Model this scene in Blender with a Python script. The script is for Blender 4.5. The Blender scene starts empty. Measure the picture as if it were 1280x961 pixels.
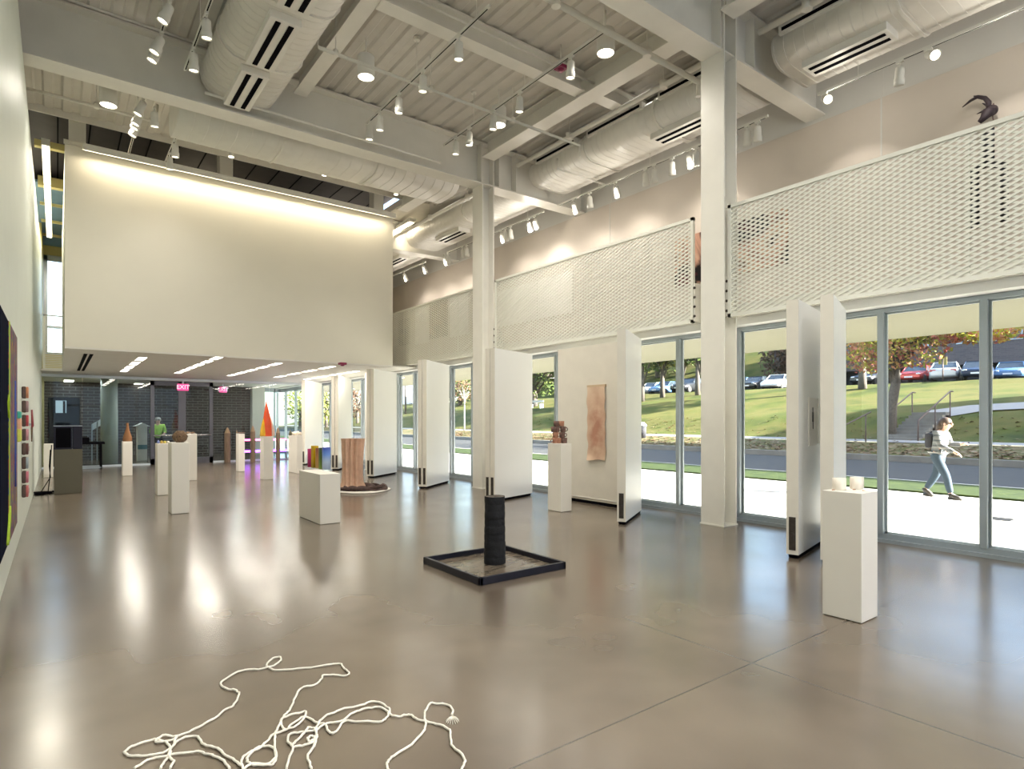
import bpy, bmesh, math, random
from mathutils import Vector, Matrix
random.seed(7)
S = bpy.context.scene
COL = S.collection
R = math.radians

# ------------------------------------------------------------------ camera
FPX, CX, HY, EYE, YAW = 752.0, 640.0, 524.0, 1.6, R(37.1)
sn, cs = math.sin(YAW), math.cos(YAW)
cd = bpy.data.cameras.new('camera'); cam = bpy.data.objects.new('camera', cd); COL.objects.link(cam)
cam.location = (0, 0, EYE); cam.rotation_euler = (R(90), 0, -YAW)
cd.sensor_width = 36; cd.sensor_fit = 'HORIZONTAL'; cd.lens = FPX / 1280 * 36
cd.shift_y = (HY - 480.5) / 1280; cd.clip_end = 500; cd.clip_start = .05
S.camera = cam

def ray(px, py):
    l = (px - CX) / FPX
    return (sn + cs * l, cs - sn * l, -(py - HY) / FPX)
def fl(px, py, z=0.0):
    r = ray(px, py); t = (z - EYE) / r[2]
    return (r[0] * t, r[1] * t)
def atX(px, py, X):
    r = ray(px, py); t = X / r[0]
    return (X, r[1] * t, EYE + r[2] * t)
def atY(px, py, Y):
    r = ray(px, py); t = Y / r[1]
    return (r[0] * t, Y, EYE + r[2] * t)
def atZ(px, py, Z):
    r = ray(px, py); t = (Z - EYE) / r[2]
    return (r[0] * t, r[1] * t, Z)

# ------------------------------------------------------------------ materials
def nodes(name):
    m = bpy.data.materials.new(name); m.use_nodes = True
    return m, m.node_tree, m.node_tree.nodes['Principled BSDF']
def mat(name, col, rough=.5, var=.06, scale=6, metal=0, bump=0, bscale=40, spec=.5):
    m, t, b = nodes(name)
    tc = t.nodes.new('ShaderNodeTexCoord'); n = t.nodes.new('ShaderNodeTexNoise')
    n.inputs['Scale'].default_value = scale; n.inputs['Detail'].default_value = 4
    t.links.new(tc.outputs['Object'], n.inputs['Vector'])
    r = t.nodes.new('ShaderNodeValToRGB')
    r.color_ramp.elements[0].position = .3; r.color_ramp.elements[1].position = .7
    r.color_ramp.elements[0].color = (*[max(0, c * (1 - var)) for c in col], 1)
    r.color_ramp.elements[1].color = (*[min(1, c * (1 + var)) for c in col], 1)
    t.links.new(n.outputs['Fac'], r.inputs['Fac']); t.links.new(r.outputs['Color'], b.inputs['Base Color'])
    b.inputs['Roughness'].default_value = rough; b.inputs['Metallic'].default_value = metal
    b.inputs['Specular IOR Level'].default_value = spec
    if bump:
        n2 = t.nodes.new('ShaderNodeTexNoise'); n2.inputs['Scale'].default_value = bscale
        t.links.new(tc.outputs['Object'], n2.inputs['Vector'])
        bp = t.nodes.new('ShaderNodeBump'); bp.inputs['Strength'].default_value = bump; bp.inputs['Distance'].default_value = .02
        t.links.new(n2.outputs['Fac'], bp.inputs['Height']); t.links.new(bp.outputs['Normal'], b.inputs['Normal'])
    return m
def mat_multi(name, cols, scale=3, rough=.6, detail=3, dist=0, stretch=(1, 1, 1), kind='noise', const=False):
    m, t, b = nodes(name)
    tc = t.nodes.new('ShaderNodeTexCoord'); mp = t.nodes.new('ShaderNodeMapping'); mp.inputs['Scale'].default_value = stretch
    t.links.new(tc.outputs['Object'], mp.inputs['Vector'])
    if kind == 'noise':
        n = t.nodes.new('ShaderNodeTexNoise'); n.inputs['Scale'].default_value = scale; n.inputs['Detail'].default_value = detail
        n.inputs['Distortion'].default_value = dist; out = n.outputs['Fac']
    elif kind == 'wave':
        n = t.nodes.new('ShaderNodeTexWave'); n.inputs['Scale'].default_value = scale; n.inputs['Distortion'].default_value = dist
        n.bands_direction = 'Z'; n.inputs['Detail'].default_value = detail; out = n.outputs['Fac']
    elif kind == 'vor':
        n = t.nodes.new('ShaderNodeTexVoronoi'); n.inputs['Scale'].default_value = scale
        sp = t.nodes.new('ShaderNodeSeparateColor'); t.links.new(n.outputs['Color'], sp.inputs['Color']); out = sp.outputs[0]
    elif kind == 'gradz':
        n = t.nodes.new('ShaderNodeSeparateXYZ'); out = n.outputs['Z']
    t.links.new(mp.outputs['Vector'], n.inputs['Vector'])
    r = t.nodes.new('ShaderNodeValToRGB'); cr = r.color_ramp
    if const: cr.interpolation = 'CONSTANT'
    lo, hi = (.3, .7) if kind == 'noise' else (0, 1)
    for i, c in enumerate(cols):
        p = lo + (hi - lo) * i / max(1, len(cols) - (0 if const else 1))
        e = cr.elements[i] if i < 2 else cr.elements.new(p)
        e.position = p; e.color = (*c, 1)
    t.links.new(out, r.inputs['Fac']); t.links.new(r.outputs['Color'], b.inputs['Base Color'])
    b.inputs['Roughness'].default_value = rough; b.inputs['Specular IOR Level'].default_value = .2
    return m
def emit(name, col, st):
    m, t, b = nodes(name)
    b.inputs['Base Color'].default_value = (*[.8 * c for c in col], 1)
    b.inputs['Emission Color'].default_value = (*col, 1); b.inputs['Emission Strength'].default_value = st
    if col[1] > .3: m.cycles.emission_sampling = 'NONE'
    return m
def glass(name, tint=(.97, .985, .98), refl=1.0):
    m = bpy.data.materials.new(name); m.use_nodes = True; t = m.node_tree; t.nodes.clear()
    o = t.nodes.new('ShaderNodeOutputMaterial'); mx = t.nodes.new('ShaderNodeMixShader')
    tr = t.nodes.new('ShaderNodeBsdfTransparent'); tr.inputs['Color'].default_value = (*tint, 1)
    g = t.nodes.new('ShaderNodeBsdfGlossy'); g.inputs['Roughness'].default_value = .01
    fr = t.nodes.new('ShaderNodeFresnel'); fr.inputs['IOR'].default_value = 1.5
    ge = t.nodes.new('ShaderNodeNewGeometry'); inv = t.nodes.new('ShaderNodeMath'); inv.operation = 'SUBTRACT'; inv.inputs[0].default_value = 1
    t.links.new(ge.outputs['Backfacing'], inv.inputs[1])
    ml = t.nodes.new('ShaderNodeMath'); ml.operation = 'MULTIPLY'; ml.inputs[1].default_value = refl
    m2 = t.nodes.new('ShaderNodeMath'); m2.operation = 'MULTIPLY'
    t.links.new(fr.outputs[0], ml.inputs[0]); t.links.new(ml.outputs[0], m2.inputs[0]); t.links.new(inv.outputs[0], m2.inputs[1])
    t.links.new(m2.outputs[0], mx.inputs['Fac']); t.links.new(tr.outputs[0], mx.inputs[1]); t.links.new(g.outputs[0], mx.inputs[2])
    t.links.new(mx.outputs[0], o.inputs['Surface'])
    return m

M = {}
M['wall'] = mat('white wall paint', (.74, .74, .69), .55, .02, 2)
M['wall_left'] = mat('pale grey green wall paint', (.68, .735, .67), .45, .02, 2)
M['wall_upper'] = mat('warm plaster', (.60, .535, .47), .6, .02, 2)
M['wall_grey'] = mat('grey plaster', (.66, .645, .61), .6, .02, 2)
M['yellow_wall'] = mat('lamplit yellow wall', (.72, .62, .26), .6, .02, 2)  # yellow stands for warm fluorescent light on the far left wall
M['box'] = mat('cream wall board', (.76, .73, .64), .6, .02, 1)
M['soffit'] = mat('pale ceiling board', (.74, .72, .68), .6, .02, 2)
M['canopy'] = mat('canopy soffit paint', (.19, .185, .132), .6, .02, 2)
M['steel'] = mat('off white steel paint', (.80, .78, .72), .4, .03, 3)
M['deck'] = mat('painted roof deck', (.64, .61, .56), .55, .04, 3)
M['dark_ceiling'] = mat('dark acoustic board', (.05, .042, .04), .8, .1, 3)
M['duct'] = mat('painted duct metal', (.80, .78, .73), .4, .03, 4)
M['pipe'] = mat('painted pipe', (.80, .78, .72), .4, .03, 4)
M['black'] = mat('black slot', (.004, .004, .006), .9, .1, 4, spec=.05)
M['panel'] = mat('white lacquered panel', (.86, .86, .85), .35, .01, 2)
M['panel_edge'] = mat('panel edge board', (.72, .68, .60), .5, .03, 4)
M['pull'] = mat('dark bronze pull', (.06, .05, .045), .4, .2, 20, metal=.6)
M['alu'] = mat('grey aluminium frame', (.36, .41, .45), .35, .04, 4, metal=.5)
M['alu_l'] = mat('pale aluminium trim', (.62, .68, .74), .3, .03, 4, metal=.3)
M['door_metal'] = mat('dark grey door metal', (.10, .10, .12), .35, .05, 4, metal=.5)
M['chrome'] = mat('brushed steel', (.65, .65, .65), .25, .05, 8, metal=.9)
M['mesh'] = mat('white expanded metal', (.80, .80, .73), .45, .02, 4)
M['ped'] = mat('white plinth paint', (.80, .77, .71), .5, .015, 3)
M['ped_grey'] = mat('shaded taupe plinth', (.115, .105, .075), .6, .03, 3)  # taupe darkened, the plinth's shade is part of the colour
M['lampbody'] = mat('white lamp housing', (.76, .75, .70), .4, .02, 5)
M['lens'] = emit('warm lamp lens', (1, .88, .66), 9)
M['lens_off'] = mat('unlit frosted lens', (.55, .53, .48), .3, .05, 8)
M['tube'] = emit('fluorescent diffuser', (1, .93, .80), 5)
M['tube_warm'] = emit('warm fluorescent tube', (1, .90, .66), 6)
M['black_clay'] = mat('black fired clay', (.004, .0045, .007), .85, .25, 14, bump=.5, bscale=25)
M['tray'] = mat('blackened steel tray', (.005, .006, .016), .4, .1, 10)
M['yarn'] = mat('white cotton cord', (.85, .82, .74), .8, .05, 60)
M['glass'] = glass('window glass', (.95, .96, .945), .9)
M['glass_lobby'] = glass('grey lobby glass', (.74, .80, .80), 1.2)
M['conc'] = mat('pale sidewalk concrete', (.62, .59, .52), .8, .05, 1.2)
M['kerb'] = mat('grey kerb stone', (.16, .15, .13), .85, .15, 2)
M['asphalt'] = mat('grey asphalt', (.026, .025, .0215), .8, .15, 1.5)
M['bark'] = mat('grey brown bark', (.09, .075, .06), .9, .3, 10)
M['bark_l'] = mat('pale bark', (.45, .43, .38), .9, .3, 10)
M['rail'] = mat('rusty brown handrail', (.08, .05, .04), .6, .2, 10)
M['tyre'] = mat('tyre rubber', (.015, .015, .015), .7, .2, 10)
M['wheel'] = mat('wheel rim', (.5, .5, .5), .3, .1, 10, metal=.8)
M['carglass'] = mat('car window glass', (.03, .04, .05), .08, .1, 3)
M['lamp_red'] = mat('red tail lamp', (.4, .02, .02), .3, .1, 5)
M['skin'] = mat('skin', (.62, .38, .28), .5, .05, 10)
M['brown_hair'] = mat('light brown hair', (.055, .03, .015), .6, .3, 40)
M['grey_hair'] = mat('grey hair', (.35, .33, .30), .6, .3, 40)
M['jeans'] = mat('blue denim', (.022, .043, .066), .8, .15, 30)
M['darkcloth'] = mat('dark cloth', (.02, .02, .025), .8, .15, 30)
M['shoe'] = mat('dark shoe leather', (.03, .025, .02), .5, .2, 30)
M['knit'] = mat_multi('grey and white striped knit', [(.03, .042, .05), (.26, .26, .25), (.03, .04, .05), (.28, .28, .27)], 3.2, .9, 1, 0, (.0, .0, 1), 'wave')
M['lime'] = mat('lime cotton', (.45, .75, .12), .7, .08, 10)
M['paper'] = mat('white paper', (.82, .80, .76), .8, .02, 3)
M['exit_red'] = emit('pink red sign face', (.95, .08, .30), .9)
M['exit_txt'] = emit('pale sign letters', (1, .75, .85), 1.0)
M['pink_led'] = emit('pink light tube', (1, .12, .45), 7)
M['violet_led'] = emit('violet light tube', (.35, .08, 1), 9)
M['navy'] = mat('navy equipment case', (.004, .005, .02), .7, .15, 8)
M['alarm'] = mat('dark red alarm plastic', (.22, .01, .06), .4, .05, 8)

# polished concrete floor with saw-cut joints
def floor_material():
    m, t, b = nodes('polished concrete')
    ge = t.nodes.new('ShaderNodeNewGeometry'); sx = t.nodes.new('ShaderNodeSeparateXYZ')
    t.links.new(ge.outputs['Position'], sx.inputs[0])
    n = t.nodes.new('ShaderNodeTexNoise'); n.inputs['Scale'].default_value = .8; n.inputs['Detail'].default_value = 3; n.inputs['Roughness'].default_value = .5
    t.links.new(ge.outputs['Position'], n.inputs['Vector'])
    r = t.nodes.new('ShaderNodeValToRGB'); r.color_ramp.interpolation = 'EASE'; e = r.color_ramp.elements
    e[0].position = .1; e[0].color = (.088, .068, .051, 1); e[1].position = .9; e[1].color = (.188, .150, .114, 1)
    t.links.new(n.outputs['Fac'], r.inputs['Fac'])
    def joint(sock, off, per):
        a = t.nodes.new('ShaderNodeMath'); a.operation = 'SUBTRACT'; a.inputs[1].default_value = off; t.links.new(sock, a.inputs[0])
        p = t.nodes.new('ShaderNodeMath'); p.operation = 'PINGPONG'; p.inputs[1].default_value = per / 2; t.links.new(a.outputs[0], p.inputs[0])
        c = t.nodes.new('ShaderNodeMath'); c.operation = 'LESS_THAN'; c.inputs[1].default_value = .006; t.links.new(p.outputs[0], c.inputs[0])
        return c.outputs[0]
    j1 = joint(sx.outputs['Y'], 2.2, 3.1); j2 = joint(sx.outputs['X'], 3.64, 6.2)
    mx = t.nodes.new('ShaderNodeMath'); mx.operation = 'MAXIMUM'; t.links.new(j1, mx.inputs[0]); t.links.new(j2, mx.inputs[1])
    mc = t.nodes.new('ShaderNodeMix'); mc.data_type = 'RGBA'
    t.links.new(mx.outputs[0], mc.inputs['Factor']); t.links.new(r.outputs['Color'], mc.inputs['A']); mc.inputs['B'].default_value = (.07, .055, .045, 1)
    t.links.new(mc.outputs['Result'], b.inputs['Base Color'])
    n2 = t.nodes.new('ShaderNodeTexNoise'); n2.inputs['Scale'].default_value = 1.1; n2.inputs['Detail'].default_value = 2
    t.links.new(ge.outputs['Position'], n2.inputs['Vector'])
    mr = t.nodes.new('ShaderNodeMapRange'); mr.interpolation_type = 'SMOOTHSTEP'; mr.inputs['From Min'].default_value = .05; mr.inputs['From Max'].default_value = .95
    mr.inputs['To Min'].default_value = .18; mr.inputs['To Max'].default_value = .25
    t.links.new(n2.outputs['Fac'], mr.inputs['Value']); t.links.new(mr.outputs[0], b.inputs['Roughness'])
    b.inputs['Specular IOR Level'].default_value = .95; b.inputs['IOR'].default_value = 1.6
    return m
M['floor'] = floor_material()

def brick_material(name, c1, c2, mortar, bw=.22, bh=.075):
    m, t, b = nodes(name)
    ge = t.nodes.new('ShaderNodeNewGeometry'); sx = t.nodes.new('ShaderNodeSeparateXYZ'); t.links.new(ge.outputs['Position'], sx.inputs[0])
    ad = t.nodes.new('ShaderNodeMath'); ad.operation = 'ADD'; t.links.new(sx.outputs['X'], ad.inputs[0]); t.links.new(sx.outputs['Y'], ad.inputs[1])
    cx = t.nodes.new('ShaderNodeCombineXYZ'); t.links.new(ad.outputs[0], cx.inputs[0]); t.links.new(sx.outputs['Z'], cx.inputs[1])
    br = t.nodes.new('ShaderNodeTexBrick'); br.inputs['Scale'].default_value = 1
    br.inputs['Brick Width'].default_value = bw; br.inputs['Row Height'].default_value = bh; br.inputs['Mortar Size'].default_value = .012
    br.inputs['Color1'].default_value = (*c1, 1); br.inputs['Color2'].default_value = (*c2, 1); br.inputs['Mortar'].default_value = (*mortar, 1)
    t.links.new(cx.outputs[0], br.inputs['Vector']); t.links.new(br.outputs['Color'], b.inputs['Base Color'])
    b.inputs['Roughness'].default_value = .8
    return m
M['brick'] = brick_material('dark lobby brick', (.045, .035, .035), (.065, .05, .048), (.20, .20, .19), .4, .12)
M['brick_red'] = brick_material('purple brown brick', (.095, .074, .072), (.125, .095, .09), (.14, .12, .115), .5, .16)

def grass_material(name, cols, scale):
    return mat_multi(name, cols, scale, .9, 8, .2)
M['grass'] = grass_material('mown autumn lawn', [(.024, .038, .004), (.060, .072, .008), (.092, .084, .018), (.042, .056, .006)], .35)
M['grass_strip'] = grass_material('short green turf', [(.013, .025, .003), (.024, .040, .005), (.038, .054, .008)], 4)
M['verge'] = mat_multi('leaf strewn turf', [(.05, .065, .008), (.17, .12, .07), (.06, .075, .01), (.12, .07, .035), (.08, .085, .015), (.22, .17, .11), (.045, .06, .008), (.10, .09, .03)], 1, .9, 2, 0, (4.5, 4.5, 4.5), 'vor')
M['path'] = mat('worn footpath concrete', (.26, .25, .23), .85, .06, 1.5)
M['leaf_litter'] = mat_multi('fallen brown leaves', [(.12, .06, .03), (.22, .14, .07), (.17, .085, .045), (.30, .24, .15)], 1, .8, 2, 0, (9, 9, 9), 'vor')

# ------------------------------------------------------------------ mesh building
class MB:
    def __init__(s): s.v = []; s.f = []; s.sm = []; s.mi = []; s.cur = 0
    def face(s, idx, smooth=False): s.f.append(tuple(idx)); s.sm.append(smooth); s.mi.append(s.cur)
    def add(s, vs, fs, smooth=False, mtx=None):
        b = len(s.v)
        for v in vs: s.v.append(tuple(mtx @ Vector(v)) if mtx else tuple(v))
        for f in fs: s.face([b + i for i in f], smooth)
        return s
    def box(s, x0, x1, y0, y1, z0, z1, bev=0, mtx=None):
        if bev > 0:
            bm = bmesh.new()
            vs = [bm.verts.new((x, y, z)) for x in (x0, x1) for y in (y0, y1) for z in (z0, z1)]
            for q in ((0, 1, 3, 2), (4, 6, 7, 5), (0, 4, 5, 1), (2, 3, 7, 6), (0, 2, 6, 4), (1, 5, 7, 3)): bm.faces.new([vs[i] for i in q])
            bmesh.ops.recalc_face_normals(bm, faces=bm.faces)
            bmesh.ops.bevel(bm, geom=list(bm.edges), offset=bev, segments=2, affect='EDGES', profile=.6)
            bm.verts.index_update()
            s.add([v.co.copy() for v in bm.verts], [[v.index for v in f.verts] for f in bm.faces], False, mtx); bm.free()
            return s
        vs = [(x, y, z) for x in (x0, x1) for y in (y0, y1) for z in (z0, z1)]
        return s.add(vs, [(0, 1, 3, 2), (4, 6, 7, 5), (0, 4, 5, 1), (2, 3, 7, 6), (0, 2, 6, 4), (1, 5, 7, 3)], False, mtx)
    def tube(s, pts, r, seg=8, cap=True, closed=False):
        pts = [Vector(p) for p in pts]; n = len(pts); rs = r if isinstance(r, (list, tuple)) else [r] * n
        b = len(s.v); ref = None
        for i, p in enumerate(pts):
            a = pts[(i - 1) % n] if (i > 0 or closed) else p; c = pts[(i + 1) % n] if (i < n - 1 or closed) else p
            d = (c - a); d = d.normalized() if d.length > 1e-9 else Vector((0, 0, 1))
            if ref is None: ref = Vector((0, 0, 1)) if abs(d.z) < .9 else Vector((1, 0, 0))
            u = ref - d * ref.dot(d)
            if u.length < 1e-5: u = d.orthogonal()
            u.normalize(); ref = u; w = d.cross(u)
            for k in range(seg):
                an = 2 * math.pi * k / seg
                s.v.append(tuple(p + (u * math.cos(an) + w * math.sin(an)) * rs[i]))
        for i in range(n if closed else n - 1):
            j = (i + 1) % n
            for k in range(seg):
                k2 = (k + 1) % seg
                s.face((b + i * seg + k, b + i * seg + k2, b + j * seg + k2, b + j * seg + k), True)
        if cap and not closed:
            s.face([b + k for k in range(seg)][::-1]); s.face([b + (n - 1) * seg + k for k in range(seg)])
        return s
    def lathe(s, prof, c=(0, 0, 0), seg=20, mtx=None, fn=None, smooth=True, caps=True):
        b = len(s.v); mt = mtx or Matrix.Translation(Vector(c))
        for (r, z) in prof:
            for k in range(seg):
                an = 2 * math.pi * k / seg; rr = fn(r, z, an) if fn else r
                s.v.append(tuple(mt @ Vector((rr * math.cos(an), rr * math.sin(an), z))))
        for i in range(len(prof) - 1):
            for k in range(seg):
                k2 = (k + 1) % seg
                s.face((b + i * seg + k, b + i * seg + k2, b + (i + 1) * seg + k2, b + (i + 1) * seg + k), smooth)
        if caps:
            s.face([b + k for k in range(seg)][::-1]); s.face([b + (len(prof) - 1) * seg + k for k in range(seg)])
        return s
    def prism(s, poly, axis, a0, a1, smooth=False):
        """polygon in the two other axes extruded along axis"""
        def P(p, a):
            return {'x': (a, p[0], p[1]), 'y': (p[0], a, p[1]), 'z': (p[0], p[1], a)}[axis]
        n = len(poly); b = len(s.v)
        for p in poly: s.v.append(P(p, a0))
        for p in poly: s.v.append(P(p, a1))
        for i in range(n):
            j = (i + 1) % n; s.face((b + i, b + j, b + n + j, b + n + i), smooth)
        s.face([b + i for i in range(n)][::-1]); s.face([b + n + i for i in range(n)])
        return s
    def ball(s, c, r, seg=12, rings=8, sc=(1, 1, 1), jit=0):
        b = len(s.v)
        for i in range(rings + 1):
            th = math.pi * i / rings
            for k in range(seg):
                an = 2 * math.pi * k / seg; rr = r * (1 + random.uniform(-jit, jit))
                s.v.append((c[0] + rr * sc[0] * math.sin(th) * math.cos(an), c[1] + rr * sc[1] * math.sin(th) * math.sin(an), c[2] + rr * sc[2] * math.cos(th)))
        for i in range(rings):
            for k in range(seg):
                k2 = (k + 1) % seg
                s.face((b + i * seg + k, b + (i + 1) * seg + k, b + (i + 1) * seg + k2, b + i * seg + k2), True)
        return s
    def build(s, name, m, parent=None, origin=None, local=False):
        me = bpy.data.meshes.new(name)
        off = Vector((0, 0, 0))
        if not local:
            if parent is not None: 
                off = Vector(parent.get('_o', (0, 0, 0)))
            elif origin is not None: off = Vector(origin)
        me.from_pydata([tuple(Vector(v) - off) for v in s.v], [], s.f)
        me.polygons.foreach_set('use_smooth', s.sm)
        ms = m if isinstance(m, (list, tuple)) else [m]
        for q in ms: me.materials.append(q)
        if len(ms) > 1: me.polygons.foreach_set('material_index', s.mi)
        bm = bmesh.new(); bm.from_mesh(me); bmesh.ops.remove_doubles(bm, verts=bm.verts, dist=1e-6); bmesh.ops.recalc_face_normals(bm, faces=bm.faces); bm.to_mesh(me); bm.free()
        me.update()
        o = bpy.data.objects.new(name, me); COL.objects.link(o)
        if parent is not None:
            o.parent = parent
            if not local: o['_o'] = tuple(off)
        elif origin is not None:
            o.location = origin; o['_o'] = tuple(off)
        return o

def tag(o, label, cat, group=None, kind=None):
    o['label'] = label; o['category'] = cat
    if group: o['group'] = group
    if kind: o['kind'] = kind
    return o
def thing(name, loc, label, cat, group=None, kind=None, rotz=0):
    o = bpy.data.objects.new(name, None); COL.objects.link(o)
    o.empty_display_size = .1; o.location = loc; o.rotation_euler = (0, 0, rotz); o['_o'] = tuple(loc)
    return tag(o, label, cat, group, kind)
def struct(name, mb, m, label, cat, origin=(0, 0, 0)):
    return tag(mb.build(name, m, None, origin), label, cat, None, 'structure')
def copy_tree(o, parent=None):
    c = o.copy(); COL.objects.link(c)
    if parent: c.parent = parent
    for ch in list(o.children): copy_tree(ch, c)
    return c
ORD = ['first', 'second', 'third', 'fourth', 'fifth', 'sixth', 'seventh', 'eighth', 'ninth', 'tenth', 'eleventh', 'twelfth']

# ================================================================== ROOM SHELL
XW, XL = 8.65, -.40          # window plane, left wall
XU, XG = 11.0, 11.05         # upper side wall, set-back wall above its ledge
Y0, YG, YE = -7.0, 24.5, 31.0
ZD = 7.98                    # roof deck
struct('floor', MB().box(XL - .2, XW + .12, Y0, YE, -.12, 0), M['floor'], 'polished brown grey concrete floor with saw-cut joints', 'floor')
struct('wall_left', MB().box(XL - .6, XL, Y0, YG + .3, 0, 6.96), M['wall_left'], 'tall pale painted wall along the left side of the gallery', 'wall')
struct('wall_left_upper', MB().box(XL - 1.0, XL - .6, Y0, YE, 6.0, 9.0), M['wall_grey'], 'upper left wall set back above the ledge', 'wall')
struct('wall_left_far', MB().box(XL - .6, XL, YG + .3, YE, 0, 9.0), M['yellow_wall'], 'wall coloured in warm lamp yellow beyond the hanging white volume at far left', 'wall')
struct('wall_right', MB().box(XU, XU + .2, Y0, YE, 3.385, 6.98), M['wall_upper'], 'warm upper wall behind the white mesh guards', 'wall')
struct('wall_right_upper', MB().box(XG, XG + .2, Y0, YE, 6.98, 9.0), M['wall_grey'], 'grey upper wall set back above the ledge on the right', 'wall')
mb = MB()
for yy in (4.3, 10.5, 16.7): mb.box(XU - .004, XU, yy - .012, yy + .012, 3.3, 6.97).box(XG - .004, XG, yy - .012, yy + .012, 6.98, 8)
struct('trim_1', mb, M['wall_grey'], 'thin vertical joints in the upper right wall', 'trim')
mb = MB().box(XL - .6, XG, Y0 - .2, Y0, 7.6, 9).box(XL - .6, XL + .2, Y0 - .2, Y0, 0, 7.6).box(XW - .2, XW, Y0 - .2, Y0, 0, 7.6).box(XG - .3, XG, Y0 - .2, Y0, 3.2, 7.6)
for q in range(1, 5): mb.box(XL + q * 1.8 - .05, XL + q * 1.8 + .05, Y0 - .15, Y0, 0, 7.6)
for q in (2.6, 5.2): mb.box(XL, XG - .3, Y0 - .15, Y0, q, q + .1)
struct('window_10', mb, M['panel'], 'tall glazed front of the gallery behind the camera', 'window')
# upper floor slab + canopy
struct('upper_floor_slab', MB().box(8.32, XW + .1, Y0, YE, 3.16, 3.36).box(XW + .1, XU, Y0, YE, 3.345, 3.38), M['soffit'], 'edge of upper floor slab above the windows', 'floor')
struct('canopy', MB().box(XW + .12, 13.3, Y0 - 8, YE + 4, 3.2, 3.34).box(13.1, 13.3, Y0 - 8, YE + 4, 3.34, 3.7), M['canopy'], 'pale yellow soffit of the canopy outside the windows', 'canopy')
struct('trim_2', MB().box(8.36, XW + .1, Y0, YE, 3.05, 3.16), M['panel'], 'white trim running along the top of the windows', 'trim')

# roof deck: ribs along Y
def ribs(x0, x1, pitch=.30, hgt=.035):
    pts = []; x = x0
    while x < x1:
        pts += [(x, ZD), (x + pitch * .42, ZD), (x + pitch * .54, ZD + hgt), (x + pitch * .88, ZD + hgt)]; x += pitch
    return pts
p = ribs(XL - 1.0, XG + .2); mb = MB(); b = 0
for (x, z) in p: mb.v.append((x, Y0, z)); mb.v.append((x, 15.75, z))
for i in range(len(p) - 1): mb.face((2 * i, 2 * i + 1, 2 * i + 3, 2 * i + 2))
mb.box(XL - 1, XG + .2, Y0, 15.75, ZD + .05, ZD + .2)
struct('ceiling', mb, M['deck'], 'white ribbed metal roof deck above the gallery', 'ceiling')
mb = MB().box(XL - 1, 8.2, 15.75, YE, 8.35, 8.5)
struct('ceiling_far', mb, M['dark_ceiling'], 'dark board ceiling beyond the hanging white volume', 'ceiling')
mb = MB()
for i in range(18): mb.box(-.6 + i * .6, -.57 + i * .6, 15.9, YE, 8.34, 8.35)
struct('trim_3', mb, M['black'], 'black seams in the dark board ceiling', 'trim')
struct('ceiling_side', MB().box(8.2, XG + .2, 15.75, YE, 8.0, 8.2), M['deck'], 'pale ceiling over the far upper side aisle', 'ceiling')
struct('wall_end_upper', MB().box(.9, XG, 28.0, 28.2, 3.3, 8.4).box(XL, .9, 28.0, 28.2, 7.65, 8.4).box(XL, .9, 28, 28.2, 3.2, 4.0), M['yellow_wall'], 'yellow end wall high up beyond the hanging volume', 'wall')

def ibeam(name, axis, c, a0, a1, zb, zt, w, label, tf=.03, tw=.025, plates=()):
    mb = MB(); h = w / 2
    def bx(u0, u1, z0, z1, s0=a0, s1=a1):
        if axis == 'x': mb.box(s0, s1, u0, u1, z0, z1)
        else: mb.box(u0, u1, s0, s1, z0, z1)
    bx(c - h, c + h, zb, zb + tf); bx(c - h, c + h, zt - tf, zt); bx(c - tw / 2, c + tw / 2, zb + tf, zt - tf)
    for q in plates: bx(c - h * .95, c + h * .95, zb + tf, zt - tf, q, q + .02)
    return struct(name, mb, M['steel'], label, 'beam')
ibeam('roof_beam', 'x', 5.42, XL - .6, XG, 7.08, 7.96, .36, 'deep white steel beam crossing to the nearest column', plates=(7.85, 8.25, 8.75))
ibeam('roof_beam', 'x', 11.6, XL - .6, XG, 7.0, 7.96, .40, 'deep white steel beam crossing to the middle column', plates=(7.75, 8.25, 8.75))
ibeam('roof_beam', 'x', -.8, XL - .6, XG, 7.08, 7.96, .36, 'deep white steel beam overhead behind the camera')
ibeam('roof_beam', 'x', 17.8, 8.1, XG, 7.05, 7.96, .36, 'far white steel beam over the upper side aisle')
for a0, a1, lb in ((5.7, 11.3, 'between the two nearest columns'), (-.5, 5.15, 'running toward the camera from the nearest column'), (11.9, 15.6, 'beyond the middle column')):
    ibeam('roof_beam', 'y', 7.86, a0, a1, 7.55, 7.96, .34, 'shallow white steel beam along the column line ' + lb)
ibeam('roof_joist', 'y', 3.6, 5.7, 11.3, 7.62, 7.96, .24, 'white steel joist beside the big duct')
ibeam('roof_joist', 'x', 8.1, 3.72, 7.7, 7.60, 7.96, .26, 'white steel joist crossing behind the spotlight tracks')
ibeam('roof_joist', 'x', 8.1, 8.05, XG, 7.66, 7.96, .26, 'white steel joist stub over the upper side aisle')
ibeam('roof_joist', 'x', 15.72, XL - .6, 8.1, 7.98, 8.36, .22, 'white steel edge beam above the hanging volume')
struct('fascia', MB().box(XL - .6, 8.1, 15.56, 15.6, 7.86, 8.35), M['steel'], 'pale fascia board at the roof edge above the hanging volume', 'fascia')
mb = MB()
for x, y in ((.35, 15.95), (3.3, 15.95), (7.3, 15.95)): mb.box(x - .15, x + .15, y - .02, y + .3, 7.4, 8.36)
struct('trim_4', mb, M['steel'], 'short steel posts carrying the hanging white volume', 'post')

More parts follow.
